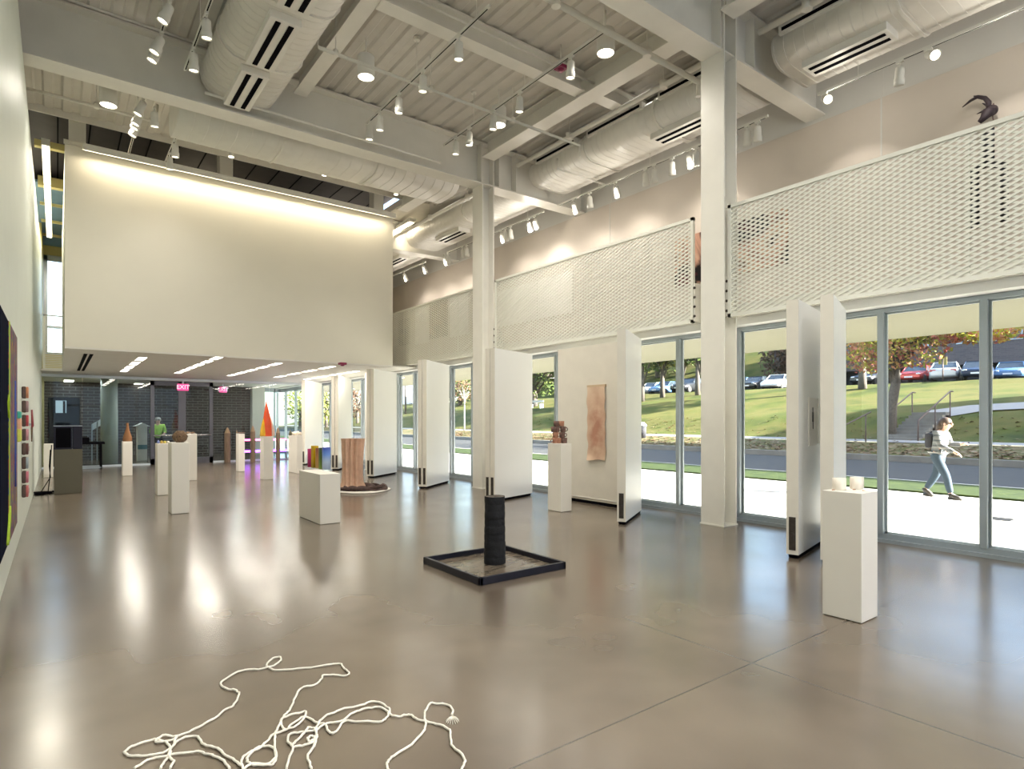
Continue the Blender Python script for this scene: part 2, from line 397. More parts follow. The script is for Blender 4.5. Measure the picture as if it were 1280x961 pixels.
def hcolumn(x, y, label, top=7.96):
    mb = MB()
    mb.box(x - .165, x - .14, y - .2, y + .2, 0, top).box(x + .14, x + .165, y - .2, y + .2, 0, top).box(x - .14, x + .14, y - .012, y + .012, 0, top)
    mb.box(x - .18, x + .18, y - .21, y + .21, 0, .02)
    struct('steel_column', mb, M['steel'], label, 'column', (x, y, 0))
hcolumn(8.055, 5.42, 'nearest white steel column in front of the windows')
hcolumn(7.95, 11.62, 'second white steel column, beside the middle mesh guard')
hcolumn(7.95, 17.82, 'third white steel column, under the edge of the hanging volume', 3.1)
hcolumn(8.055, -.8, 'white steel column behind the camera')

# hanging white volume with the lit soffit
BX0, BX1, BY0, ZB, ZT = .13, 7.62, 15.7, 3.09, 7.42
struct('hanging_volume', MB().box(BX0, BX1, BY0, YG, ZB + .04, ZT).box(BX0 - .02, BX1 + .02, BY0 - .03, BY0, ZT - .05, ZT + .04), M['box'], 'large blank cream volume hanging across the far end of the gallery', 'wall')
struct('ceiling_soffit', MB().box(BX0, XW, BY0 + .004, YG + .1, ZB, ZB + .04).box(XL, BX0, YG - 1.2, YG + .1, ZB, ZB + .06), M['soffit'], 'pale low ceiling under the hanging volume', 'ceiling')
struct('ceiling_lobby', MB().box(XL, XW, YG + .1, YE, ZB, ZB + .1), M['soffit'], 'pale lobby ceiling behind the glass wall', 'ceiling')

# ------------------------------------------------------------------ side windows
def yx(px, X=XW): return atX(px, 500, X)[1]
def window(n, y0, y1, mull, label):
    w = thing('window_%d' % n, (XW, (y0 + y1) / 2, 0), label, 'window', None, 'structure')
    f = MB().box(XW - .05, XW + .07, y0, y1, 0, .11).box(XW - .05, XW + .07, y0, y1, 2.99, 3.06).box(XW - .10, XW - .05, y0, y1, 0, .045)
    es = [y0 + .03] + mull + [y1 - .03]
    f.build('frame', M['alu'], w)
    for e in es: MB().box(XW - .07, XW + .07, e - .035, e + .035, .1, 3.0).build('mullion', M['alu'], w)
    for a, b in zip(es[:-1], es[1:]):
        MB().box(XW - .004, XW + .004, a + .035, b - .035, .11, 2.99).build('pane', M['glass'], w)
        g = MB()
        g.box(XW + .004, XW + .03, a + .035, a + .06, .11, 2.99).box(XW + .004, XW + .03, b - .06, b - .035, .11, 2.99).box(XW + .004, XW + .03, a, b, .11, .13).box(XW + .004, XW + .03, a, b, 2.97, 2.99)
        g.build('glazing_bead', M['alu_l'], w)
    return w
window(1, -6.9, -1.05, [-5.3, -4.2, -3.1, -2.1], 'window bay beside the camera, out of the picture')
window(2, -.55, 5.46, [.13, 1.20, 2.27, 3.37, 4.40], 'nearest tall window bay, facing the steps and the walking woman')
window(3, 5.62, 11.42, [6.59, 7.66, 8.73, 9.80, 10.86], 'tall window bay between the nearest and second steel columns')
window(4, 11.85, 17.6, [13.08, 14.15, 15.2, 16.27, 17.3], 'tall window bay beyond the second steel column')
window(5, 18.05, 24.4, [19.1, 20.2, 21.3, 22.3, 23.3], 'far tall window bay under the low ceiling')
mb = MB()
for y0, y1 in ((-1.05, -.55), (5.46, 5.62), (11.42, 11.85), (17.6, 18.05), (24.4, 24.7)): mb.box(XW - .12, XW + .1, y0, y1, 0, 3.06)
struct('wall_piers', mb, M['panel'], 'white piers between the window bays', 'wall')
struct('wall_sill', MB().box(XW + .07, XW + .12, Y0, YE, -.3, .02), M['alu_l'], 'grey sill along the foot of the windows', 'sill')

# ------------------------------------------------------------------ glass wall to the lobby
gw = thing('window_6', (4, YG, 0), 'glass wall with double doors between gallery and lobby', 'window', None, 'structure')
MB().box(XL, XW - .1, YG - .06, YG + .06, 2.98, 3.07).build('head_rail', M['alu_l'], gw)
X = lambda px: atY(px, 500, YG)[0]
dx0, dxm, dx1 = X(188), X(227.5), X(266)
MB().box(XL, dx0, YG - .04, YG + .04, 0, .06).box(dx1, XW - .1, YG - .04, YG + .04, 0, .06).build('sill_rail', M['alu_l'], gw)
es = [XL, X(103), dx0]
for a, b in zip(es[:-1], es[1:]): MB().box(a + .01, b - .01, YG - .006, YG + .006, .06, 2.98).build('pane', M['glass_lobby'], gw)
es = [dx1, X(303), X(337), XW - .1]
for a, b in zip(es[:-1], es[1:]): MB().box(a + .01, b - .01, YG - .006, YG + .006, .06, 2.98).build('pane', M['glass_lobby'], gw)
for n, (a, b) in enumerate(((dx0, dxm), (dxm, dx1))):
    d = thing('door_%d' % (n + 1), ((a + b) / 2, YG, 0), ('left' if n == 0 else 'right') + ' leaf of the dark framed glass double door to the lobby', 'door', None, 'structure')
    MB().box(a, a + .12, YG - .05, YG + .05, 0, 2.96).box(b - .12, b, YG - .05, YG + .05, 0, 2.96).box(a, b, YG - .05, YG + .05, 2.8, 2.96).box(a, b, YG - .05, YG + .05, 0, .22).build('frame', M['door_metal'], d)
    MB().box(a + .12, b - .12, YG - .006, YG + .006, .22, 2.8).build('pane', M['glass_lobby'], d)
    MB().tube([(a + .1, YG - .11, 1.03), (b - .1, YG - .11, 1.03)], .025).tube([(a + .1, YG - .11, 1.03), (a + .1, YG, 1.03)], .02).tube([(b - .1, YG - .11, 1.03), (b - .1, YG, 1.03)], .02).build('push_bar', M['chrome'], d)
# lobby behind
struct('wall_lobby', MB().box(XL, 7.2, 29.8, 30.1, 0, ZB), M['brick'], 'dark brick wall at the back of the lobby', 'wall')
struct('wall_lobby_side', MB().box(7.2, 7.75, 29.4, 30.1, 0, ZB), M['wall'], 'white pier at the right end of the lobby brick wall', 'wall')
mb = MB().box(7.75, XW, 29.9, 30.0, 0, .1).box(7.75, XW, 29.9, 30.0, 2.9, ZB).box(7.75, 7.85, 29.9, 30, 0, ZB).box(8.3, 8.36, 29.9, 30, 0, ZB)
struct('window_7', mb, M['alu'], 'bright glazed doorway at the far right of the lobby', 'window')
mb = MB().box(XW - .05, XW + .05, 24.7, 31, 0, .1).box(XW - .05, XW + .05, 24.7, 31, 2.9, ZB)
for y in (24.75, 26.2, 27.7, 29.2, 30.6): mb.box(XW - .05, XW + .05, y - .04, y + .04, 0, ZB)
struct('window_8', mb, M['alu_l'], 'glazed side of the lobby facing the street', 'window')
MBc = MB().lathe([(.26, 0), (.26, ZB)], (*atY(136.5, 500, 26.2)[:2], 0), 24)
struct('lobby_column', MBc, M['wall_left'], 'round pale column standing in the lobby', 'column')
# window at the far left beyond the gap
w = thing('window_9', (.2, 28, 4), 'tall bright window seen through the gap left of the hanging volume', 'window', None, 'structure')
MB().box(XL, .9, 27.98, 28.1, 4.0, 4.08).box(XL, .9, 27.98, 28.1, 7.45, 7.65).box(XL, XL + .12, 27.98, 28.1, 4, 7.65).box(.82, .9, 27.98, 28.1, 4, 7.65).box(XL, .9, 27.98, 28.1, 5.0, 5.06).build('frame', M['alu_l'], w)
MB().box(XL + .1, .85, 28.03, 28.04, 4.05, 7.5).build('pane', M['glass'], w)

M['blue_board'] = mat('blue grey board', (.16, .27, .36), .6, .05, 3)  # even blue tone over the whole board
struct('ceiling_blue', MB().box(XL - .3, 1.2, 20.6, 27.9, 7.98, 8.05), M['blue_board'], 'blue grey ceiling board seen through the gap at far left', 'ceiling')
mb = MB().box(XL, .5, 16.95, 17.1, 7.66, 7.80).box(XL, .5, 19.9, 20.1, 7.70, 7.95)
for q in (22.2, 24.1, 25.9): mb.box(XL, .6, q, q + .06, 7.85, 7.93)
struct('trim_5', mb, M['yellow_wall'], 'yellowish cross bars under the ceiling in the gap at far left', 'beam')

# ================================================================== MESH GUARDS
XM = 8.1
def mesh_guard(y0, y1, z0, z1, x, label, left_gap=True, pw=.145, ph=.062, group='expanded metal guards'):
    g = thing('mesh_guard', (x, (y0 + y1) / 2, z0), label, 'guard', group)
    f = MB().box(x - .025, x + .025, y0, y1, z1 - .05, z1).box(x - .025, x + .025, y0, y1, z0, z0 + .05).box(x - .025, x + .025, y0, y0 + .05, z0, z1).box(x - .025, x + .025, y1 - .05, y1, z0, z1)
    k = 1
    while y1 - k * 1.5 > y0 + .3: f.box(x + .012, x + .022, y1 - k * 1.5 - .012, y1 - k * 1.5 + .012, z0, z1); k += 1
    f.build('frame', M['mesh'], g)
    mb = MB(); H = z1 - z0; sl = ph / pw; W = H / sl
    hw = .0125
    for s in (1, -1):
        c = y0 - W
        while c < y1 + W:
            # line y = c + s*t/sl, z = z0 + t
            ts = [0, H]
            ya, yb = c, c + s * W
            t0, t1 = 0.0, H
            def clip(lim, lo):
                pass
            # clip to [y0,y1]
            if s > 0:
                t0 = max(t0, (y0 - c) * sl); t1 = min(t1, (y1 - c) * sl)
            else:
                t0 = max(t0, (c - y1) * sl); t1 = min(t1, (c - y0) * sl)
            if t1 - t0 > .01:
                A = (c + s * t0 / sl, z0 + t0); B = (c + s * t1 / sl, z0 + t1)
                n = Vector((-(B[1] - A[1]), B[0] - A[0])).normalized() * hw
                d = .005 * s
                q = [(A[0] + n.x, A[1] + n.y), (B[0] + n.x, B[1] + n.y), (B[0] - n.x, B[1] - n.y), (A[0] - n.x, A[1] - n.y)]
                b = len(mb.v)
                for yy, zz in q: mb.v.append((x + d - .005, yy, zz))
                for yy, zz in q: mb.v.append((x + d + .005, yy, zz))
                mb.face((b, b + 1, b + 2, b + 3)); mb.face((b + 4, b + 5, b + 6, b + 7)); mb.face((b, b + 1, b + 5, b + 4)); mb.face((b + 2, b + 3, b + 7, b + 6))
            c += pw
    mb.build('expanded_mesh', M['mesh'], g)
    for yy in (y0 - .02, y1 + .02):
        MB().box(x - .02, x + .2, yy - .012, yy + .012, z0 + .02, z0 + .62).build('bracket', M['steel'], g)
        for q in range(4): MB().lathe([(.022, -.012), (.022, .004), (.012, .008)], seg=8, mtx=Matrix.Translation((x - .02, yy, z0 + .1 + q * .15)) @ Matrix.Rotation(R(-90), 4, 'Y')).build('bolt', M['pull'], g)
    return g
mesh_guard(-.6, 5.28, 3.14, 4.83, XM, 'white expanded metal guard nearest the camera, right of the nearest column')
mesh_guard(5.9, 11.35, 3.14, 4.82, XM, 'long white expanded metal guard between the nearest and second columns')
mesh_guard(11.95, 17.5, 3.16, 4.80, XM, 'far white expanded metal guard beyond the second column, beside the hanging volume')
mg = thing('mesh_guard', (.2, 24.3, 3.17), 'small white expanded metal guard high in the gap left of the hanging volume', 'guard', 'expanded metal guards')
mb = MB().box(-.36, .9, 24.28, 24.32, 3.17, 3.22).box(-.36, .9, 24.28, 24.32, 4.9, 4.95).box(-.36, -.3, 24.28, 24.32, 3.17, 4.95).box(.85, .9, 24.28, 24.32, 3.17, 4.95)
mb.build('frame', M['mesh'], mg)
mb = MB()
for i in range(30): mb.box(-.3, .85, 24.295, 24.305, 3.22 + i * .056, 3.22 + i * .056 + .03)
mb.build('expanded_mesh', M['mesh'], mg)

# ================================================================== PIVOTING WALL PANELS
def panel(corner, far, t, n, label, gap=.012, h=2.97, pulls=True):
    """corner: near corner of the lit face, far: its far corner; n slabs stacked behind it"""
    a = math.atan2(far[1] - corner[1], far[0] - corner[0]); L = math.hypot(far[0] - corner[0], far[1] - corner[1])
    for k in range(n):
        lb = label if n == 1 else label.replace('#', 'front' if k == 0 else 'rear')
        w = thing('pivot_panel', (corner[0], corner[1], 0), lb, 'panel', 'pivoting wall panels', None, a)
        o = k * (t + gap)
        mb = MB(); mb.cur = 0
        mb.box(.012, L, o, o + t, .05, h); mb.cur = 1; mb.box(0, .012, o, o + t, .05, h)
        mb.build('slab', [M['panel'], M['panel_edge']], w, local=True)
        MB().box(.05, L - .05, o + .01, o + t - .01, .006, .05).build('bottom_seal', M['black'], w, local=True)
        fr = MB().box(-.006, .002, o + t * .22, o + t * .78, .1, .48)
        fr.build('flush_pull', M['pull'], w, local=True)
        MB().box(-.012, -.004, o + t * .34, o + t * .62, .14, .30).build('latch', M['pull'], w, local=True)
        MB().lathe([(.02, 0), (.02, .05)], (L * .55, o + t / 2, 0), 12).build('floor_pivot', M['chrome'], w, local=True)
panel(fl(998, 699.5), (fl(998, 699.5)[0] + 1.24, fl(998, 699.5)[1] + .29), .13, 1, 'white pivot panel hung with small paper works, just behind the nearest pivot panel')
P2 = fl(1042, 707); panel(P2, (P2[0] + 1.13, P2[1] + .37), .13, 1, 'white pivot panel nearest the camera, rising behind the plinth with two cups')
panel(fl(782, 656.5), (7.97, 6.87), .13, 1, 'single white pivot panel standing just left of the nearest steel column')
P4 = fl(618, 628); panel(P4, (7.98, 9.84), .105, 2, '# white pivot panel of the stacked pair behind the black clay column')
P5 = fl(533, 611); panel(P5, (7.93, 13.12), .10, 2, '# white pivot panel of the pair just left of the second steel column')
P6 = fl(467, 597.5); panel(P6, (7.97, 16.16), .10, 2, '# white pivot panel of the pair near the right edge of the hanging volume')
panel((7.0, 18.25), (7.98, 19.6), .10, 2, '# white pivot panel of the pair rising behind the coloured vessels')
panel((6.9, 21.1), (8.0, 22.5), .12, 1, 'farthest white pivot panel, next to the glass lobby wall')
w = thing('pivot_panel', (8.12, 8.2, 0), 'closed white wall panel in front of the windows, hung with a stained cloth', 'panel', 'pivoting wall panels')
MB().box(8.06, 8.18, 7.22, 9.12, .06, 3.0).build('slab', M['panel_edge'], w)
MB().box(8.07, 8.17, 7.24, 9.10, .006, .06).build('bottom_seal', M['black'], w)
MB().box(8.045, 8.06, 7.22, 9.12, .10, .112).build('trim_line', M['wall_grey'], w)

# ================================================================== DUCTS
def oval(cx, cz, w, h, n=8):
    r = h / 2; pts = []
    for k in range(n + 1):
        a = -math.pi / 2 + math.pi * k / n; pts.append((cx + w / 2 - r + r * math.cos(a), cz + r * math.sin(a)))
    for k in range(n + 1):
        a = math.pi / 2 + math.pi * k / n; pts.append((cx - w / 2 + r + r * math.cos(a), cz + r * math.sin(a)))
    return pts
def duct(axis, cx, cz, w, h, a0, a1, label, diff=(), side=(), rings=(), spiral=.16):
    d = thing('air_duct', (cx, a0, cz) if axis == 'y' else (a0, cx, cz), label, 'duct', 'flat oval air ducts')
    mb = MB(); pr = oval(cx, cz, w, h)
    mb.prism(pr, axis, a0, a1, True); mb.build('shell', M['duct'], d)
    mb = MB(); q = a0 + spiral
    while q < a1 - .02:
        mb.prism(oval(cx, cz, w + .008, h + .008), axis, q, q + .012); q += spiral
    mb.build('seams', M['duct'], d)
    for r in rings: MB().prism(oval(cx, cz, w + .05, h + .05), axis, r - .02, r + .02).build('flange', M['pipe'], d)
    zb = cz - h / 2
    for (x, y0, y1, bw) in diff:
        bx = MB().box(x - bw / 2, x + bw / 2, y0, y1, zb - .11, zb + .02, .008).build('diffuser_box', M['duct'], d)
        for s in (-1, 1): MB().box(x + s * bw * .21 - .035, x + s * bw * .21 + .035, y0 + .06, y1 - .06, zb - .118, zb - .108).build('slot', M['black'], bx)
    for (y0, y1) in side:
        x = cx - w / 2
        bx = MB().box(x - .04, x + .12, y0, y1, cz + .10, cz + .24).build('side_box', M['duct'], d)
        MB().box(x - .05, x - .038, y0 + .05, y1 - .05, cz + .14, cz + .19).build('slot', M['black'], bx)
    return d
duct('y', 2.56, 7.50, 1.26, .72, 5.65, 11.35, 'largest white flat oval duct running along the ceiling toward the camera',
     diff=[(2.5, 10.0, 11.28, .42), (2.5, 8.42, 9.78, .42), (2.5, 6.8, 8.15, .42)], rings=[9.9, 8.25, 6.65])
duct('x', 12.8, 7.40, 1.35, .78, 1.75, 7.66, 'white cross duct behind the middle beam, above the hanging volume', rings=[3.6, 5.6], spiral=.25)
R1 = [(a[1]) for a in (atX(738, 180, 9.4), atX(856, 150, 9.4))]
duct('y', 9.62, 7.46, 1.3, .58, 5.75, 11.2, 'white flat oval duct over the long mesh guard', diff=[(9.45, 6.45, 7.75, .40)],
     side=[(9.55, 10.9), (7.7, 9.2), (5.9, 7.3)], rings=[7.45, 9.35])
duct('y', 9.62, 7.46, 1.3, .58, -.55, 5.1, 'white flat oval duct over the nearest mesh guard, at upper right', diff=[(9.45, 3.55, 4.75, .40), (9.45, 1.2, 2.4, .4)],
     side=[(3.4, 4.95), (1.2, 2.8)], rings=[3.35, 1.0])
duct('y', 9.62, 7.46, 1.3, .58, 12.0, 17.5, 'white flat oval duct over the far mesh guard, right of the hanging volume', diff=[(9.45, 14.8, 16.1, .40)], rings=[14.2])
duct('y', 9.62, 7.40, 1.3, .5, 18.1, 24, 'farthest white flat oval duct, just showing right of the hanging volume', diff=[(9.35, 18.4, 19.7, .40)], rings=[])

# ================================================================== PIPES
def pipe(pts, r, label, hang=()):
    o = thing('sprinkler_pipe', pts[0], label, 'pipe', 'white ceiling pipes')
    MB().tube(pts, r, 8).build('pipe_run', M['pipe'], o)
    for q in hang:
        MB().tube([(q[0], q[1], q[2]), (q[0], q[1], ZD + .02)], .008, 6).build('hanger_rod', M['pipe'], o)
        MB().tube([(q[0] - .001, q[1], q[2] - r - .005), (q[0], q[1], q[2] + r + .03)], r * 1.5, 8).build('hanger_ring', M['pipe'], o)
a = atZ(397, 60, 7.35); b = atZ(700, 172, 7.35)
yy = (a[1] + b[1]) / 2
pipe([(a[0], yy, 7.75), (a[0], yy, 7.35), (8.75, yy, 7.35), (8.75, yy, 7.1)], .028, 'white pipe crossing behind the spotlight tracks from the big duct to the side duct', [(3.5, yy, 7.35), (5.2, yy, 7.35), (7, yy, 7.35)])
c = atZ(800, 62, 7.35); yy2 = c[1]
pipe([(4.3, yy2, 7.35), (8.72, yy2, 7.35), (8.72, yy2, 7.1)], .045, 'thicker white pipe crossing near the large drum lamp', [(5.5, yy2, 7.35), (7.4, yy2, 7.35)])
pipe([(8.72, 5.7, 7.62), (8.72, 11.3, 7.62)], .05, 'white main pipe along the side of the duct over the long mesh guard', [(8.72, 7.0, 7.62), (8.72, 9.5, 7.62)])
pipe([(8.72, -.6, 7.62), (8.72, 5.15, 7.62)], .05, 'white main pipe beside the duct at upper right', [(8.72, 4.4, 7.62), (8.72, 2.0, 7.62)])
pipe([(8.72, 11.9, 7.5), (8.72, 20, 7.5)], .05, 'white main pipe right of the hanging volume', [(8.72, 13.5, 7.5), (8.72, 15.5, 7.5)])
pipe([(8.72, 9.9, 7.30), (8.72, 9.9, 7.08), (10.2, 9.9, 7.08)], .022, 'thin white pipe looping under the duct over the long mesh guard')
d1 = atZ(515, 0, 7.72)[1]
pipe([(3.2, d1, 7.75), (8.0, d1, 7.75)], .018, 'thin white conduit close under the deck between the tracks')
pipe([(XL - .4, 12.0, 7.35), (1.75, 12.0, 7.35)], .03, 'white pipe behind the middle beam at upper left', [(.2, 12.0, 7.35), (1.2, 12, 7.35)])
pipe([(XL - .4, 13.9, 7.55), (1.6, 13.9, 7.55), (1.6, 13.9, 7.9)], .03, 'white pipe close to the edge beam over the hanging volume', [(.6, 13.9, 7.55)])
pipe([(2.0, 11.28, 7.14), (6.6, 11.28, 7.14)], .025, 'white conduit lying along the lower flange of the middle beam')
pipe([(XL - .5, 11.15, 7.86), (2.1, 11.15, 7.86)], .02, 'thin conduit along the upper flange of the middle beam at far left')

# ================================================================== TRACKS AND SPOTLIGHTS
LIGHTS = []; AISLE = []
def track(x, z, y0, y1, label, rods=()):
    t = thing('lighting_track', (x, y0, z), label, 'track', 'ceiling spotlight tracks')
    MB().box(x - .018, x + .018, y0, y1, z - .02, z + .02).build('rail', M['lampbody'], t)
    MB().box(x - .008, x + .008, y0 + .05, y1 - .05, z - .023, z - .018).build('slot', M['black'], t)
    for q in rods:
        MB().tube([(x, q, z + .02), (x, q, ZD + .03)], .006, 6).build('hanger_rod', M['pipe'], t)
        MB().lathe([(.05, ZD - .04), (.05, ZD + .02)], (x, q, 0), 12).build('ceiling_rose', M['pipe'], t)
    return t
def make_spot(lit):
    root = bpy.data.objects.new('track_spotlight', None); COL.objects.link(root); root.empty_display_size = .1
    MB().box(-.02, .02, -.05, .05, -.05, -.02).tube([(0, 0, -.05), (0, 0, -.10)], .012).build('adapter', M['lampbody'], root, local=True)
    MB().lathe([(.035, 0), (.056, -.018), (.062, -.07), (.062, -.155), (.072, -.18), (.072, -.265), (.066, -.265), (.06, -.24)], (0, 0, 0), 18, caps=True).build('housing', M['lampbody'], root, local=True)
    MB().lathe([(.0005, -.247), (.061, -.247)], (0, 0, 0), 18, caps=False).build('lens', M['lens' if lit else 'lens_off'], root, local=True)
    return root
SP = {}
for k in (True, False): SP[k] = make_spot(k)
used = {True: False, False: False}
def spot(px, py, x, z, aim, label, lit=True, power=0, size=R(45)):
    """lamp on track at x, z; placed along the track so that it shows at px,py"""
    pos = atX(px, py, x); y = pos[1]
    root = SP[lit] if not used[lit] else copy_tree(SP[lit]); used[lit] = True
    root.location = (x, y, z); tag(root, label, 'spotlight', 'spotlights on the ceiling tracks')
    tgt = Vector(aim(x, y)) if callable(aim) else Vector(aim)
    piv = Vector((x, y, z - .10)); d = (tgt - piv).normalized()
    rot = d.to_track_quat('-Z', 'Y').to_matrix().to_4x4()
    for ch in root.children:
        nm = ch.name.split('.')[0]
        if nm in ('housing', 'lens'): ch.matrix_local = Matrix.Translation((0, 0, -.10)) @ rot
    if lit and power: LIGHTS.append((piv + d * .27, d, power, size))
def along(x, z, px, py): return atX(px, py, x)[1]

WL = lambda x, y: (XL, y + .3, 3.0)          # left wall
DN = lambda x, y: (x + .2, y + .8, 0)
BXA = lambda x, y: (x, BY0, 4.5)
UW = lambda x, y: (XU, y + .3, 4.9)
ZT1 = 7.36
# leftmost track (bay A-B)
xa = 1.22; za = 7.28
track(xa, za, 5.9, 11.0, 'leftmost ceiling track in front of the middle beam', (7.6, 10.0))
for n, (px, py) in enumerate(((213, 12), (202, 52), (199, 72))):
    spot(px, py - 6, xa, za, WL, ['lit white spotlight nearest the top edge on the leftmost front track', 'middle of the three lit spotlights on the leftmost front track', 'lowest lit spotlight on the leftmost front track, at the middle beam'][n], True, 28, R(120))
track(xa, za, 12.1, 15.2, 'leftmost ceiling track behind the middle beam', (13.3,))
for n, (px, py) in enumerate(((180, 128), (176.5, 140), (175, 154), (172.5, 163))):
    spot(px, py - 5, xa, za, WL, '%s of four lit spotlights slanting along the track behind the middle beam at left' % ORD[n], True, 26, R(120))
xb = 1.66
track(xb, za, 5.9, 11.0, 'ceiling track just left of the largest duct', (7.2, 9.7))
for n, (px, py) in enumerate(((258, 38), (242, 75))):
    spot(px, py - 8, xb, za, DN, ['upper lit spotlight beside the left flank of the largest duct', 'lower lit spotlight beside the left flank of the largest duct'][n], True, 110, R(120))
track(xb + .25, za, 12.0, 15.2, 'short ceiling track behind the middle beam, under the cross duct end', (13.1,))
for n, (px, py) in enumerate(((219, 138), (212, 172), (193, 172))):
    spot(px, py - 5, xb + (.25 if n < 2 else -.25), za, DN, ['small lit spotlight tucked under the end of the cross duct', 'lit spotlight right of a pair above the top edge of the hanging volume', 'lit spotlight left of a pair above the top edge of the hanging volume'][n], True, 70, R(120))
xm = atZ(529, 88, 7.34)[0]
track(xm, 7.36, along(xm, 7, 612, 0), along(xm, 7, 458, 152), 'slanting ceiling track in the middle, left of the large drum lamp', (7.2, 9.0))
for n, (px, py) in enumerate(((574, 45), (529, 91), (499, 118), (475, 143), (462, 156))):
    spot(px, py - 10, xm, 7.36, DN, '%s lit spotlight from the near end of the middle slanting track' % ORD[n], True, 110, R(120))
xn = atZ(650, 115, 7.34)[0]
track(xn, 7.36, along(xn, 7, 757, 35), along(xn, 7, 555, 178), 'slanting ceiling track ending by the large drum lamp', (6.3, 8.2, 9.8))
for n, (px, py) in enumerate(((714, 74), (650, 119), (617, 146), (587, 163), (570, 179))):
    spot(px, py - 10, xn, 7.36, DN, '%s lit spotlight from the near end of the track by the large drum lamp' % ORD[n], True, 110, R(120))
# side aisle tracks
xr = 9.9; zr = 6.9
def ytr(px, py): return atX(px, py, xr)[1]
track(xr, zr, ytr(960, 145), 11.2, 'ceiling track over the long mesh guard', (6.9, 8.3, 9.8))
track(xr, zr, .4, ytr(1022, 117), 'ceiling track at upper right over the nearest mesh guard', (2.0, 4.2))
track(xr, zr, ytr(680, 264), 16.5, 'ceiling track over the far mesh guard', (12.4, 14.6))
track(xr, zr, 17.9, 23.5, 'farthest ceiling track right of the hanging volume', (19, 21.5))
R_ = [(769, 226, 1, 'lit spotlight hanging above the middle of the long mesh guard'), (717, 249, 1, 'lit spotlight at the far end of the track over the long mesh guard'), (861, 190, 1, 'lit spotlight just left of the nearest column near the ceiling'),
      (807, 208, 0, 'unlit angled spotlight left of a close pair over the long mesh guard'), (818, 204, 0, 'unlit spotlight right of a close pair over the long mesh guard'), (840, 196, 0, 'unlit spotlight between the close pair and the lit lamp by the column'),
      (737, 240, 0, 'unlit spotlight next to the far end of the track over the long mesh guard'), (870, 184, 0, 'unlit spotlight half hidden by the left edge of the nearest column'), (919, 160, 0, 'unlit spotlight half hidden by the right edge of the nearest column'), (934, 158, 0, 'unlit tilted spotlight right of the nearest column'), (947, 152, 0, 'unlit spotlight at the near end of the track right of the column'),
      (1030, 118, 2, 'glaring spotlight facing the room just right of the near beam end'), (1125, 78, 0, 'unlit spotlight between two glaring ones at upper right'), (1160, 62, 2, 'glaring spotlight facing the room at upper right'),
      (626, 289, 1, 'lit spotlight right of the second column over the far aisle'), (632, 285, 0, 'unlit spotlight right beside the lit one near the second column'), (638, 282, 0, 'unlit spotlight second beside the lit one near the second column'), (660, 274, 1, 'lit tilted spotlight near the near end of the far aisle track'), (668, 270, 1, 'lit spotlight at the near end of the far aisle track'),
      (555, 322, 1, 'lit spotlight left of the second column over the far mesh guard'), (560, 317, 0, 'unlit spotlight right behind the lit one left of the second column'), (578, 308, 0, 'left unlit spotlight of a pair close to the second column'), (583, 306, 0, 'right unlit spotlight of a pair close to the second column'),
      (529, 330, 1, 'small lit spotlight on the farthest side track'), (505, 345, 1, 'farthest lit spotlight, by the right edge of the hanging volume')]
for px, py, lit, lb in R_:
    aim = UW if lit != 2 else (lambda x, y: (x - 4, y - 3.5, 3.4))
    spot(px, py, xr, zr, aim if lit else (lambda x, y: (x + .5, y + .3, 4.5)), lb, bool(lit), 150 if lit == 1 else (40 if lit else 0), R(120))
    if lit == 1: q_ = atX(px, py, xr); AISLE.append((xr, q_[1], zr - .36))

# small accent lamps above the hanging volume
for px, py, lb in ((289, 196, 'small white accent lamp under the cross duct, above the left half of the hanging volume'), (405.5, 219, 'small white accent lamp under the cross duct, above the right half of the hanging volume'), (495, 243, 'small white accent lamp at the upper right corner of the hanging volume')):
    x, y, z = atY(px, py, 14.6)
    a_ = thing('accent_lamp', (x, y, z), lb, 'spotlight', 'accent lamps above the hanging volume')
    MB().tube([(x, y, ZD + .02), (x, y, z + .26)], .014, 6).tube([(x, y, z + .30), (x + .22, y, z + .42)], .018, 6).build('bracket', M['lampbody'], a_)
    MB().lathe([(.03, .26), (.055, .22), (.06, .0), (.055, .0)], (x, y, z), 16).build('housing', M['lampbody'], a_)
    MB().lathe([(.0005, -.004), (.054, -.004)], (x, y, z), 16, caps=False).build('lens', M['lens'], a_)
# big drum lamps
def drum(px, py, z, label, power=500):
    x, y, z = atZ(px, py, z)
    d = thing('drum_lamp', (x, y, z), label, 'lamp', 'large white drum lamps')
    MB().lathe([(.125, .02), (.13, 0), (.142, 0), (.142, .34), (.13, .36), (.02, .36)], (x, y, z), 28).build('housing', M['lampbody'], d)
    MB().lathe([(.0005, .010), (.128, .010)], (x, y, z), 28, caps=False).build('lens', M['lens'], d)
    MB().tube([(x, y, z + .36), (x, y, ZD + .02)], .012, 8).build('stem', M['pipe'], d)
    LIGHTS.append((Vector((x, y, z - .02)), Vector((0, 0, -1)), power, R(165)))
drum(757, 67, 7.32, 'large white drum lamp nearest the near beam')
drum(457.5, 97, 7.35, 'large white drum lamp beside the white joist right of the largest duct')
drum(623.5, 157, 7.30, 'large white drum lamp near the second column')
drum(135.5, 132, 7.30, 'large white drum lamp behind the middle beam at upper left')
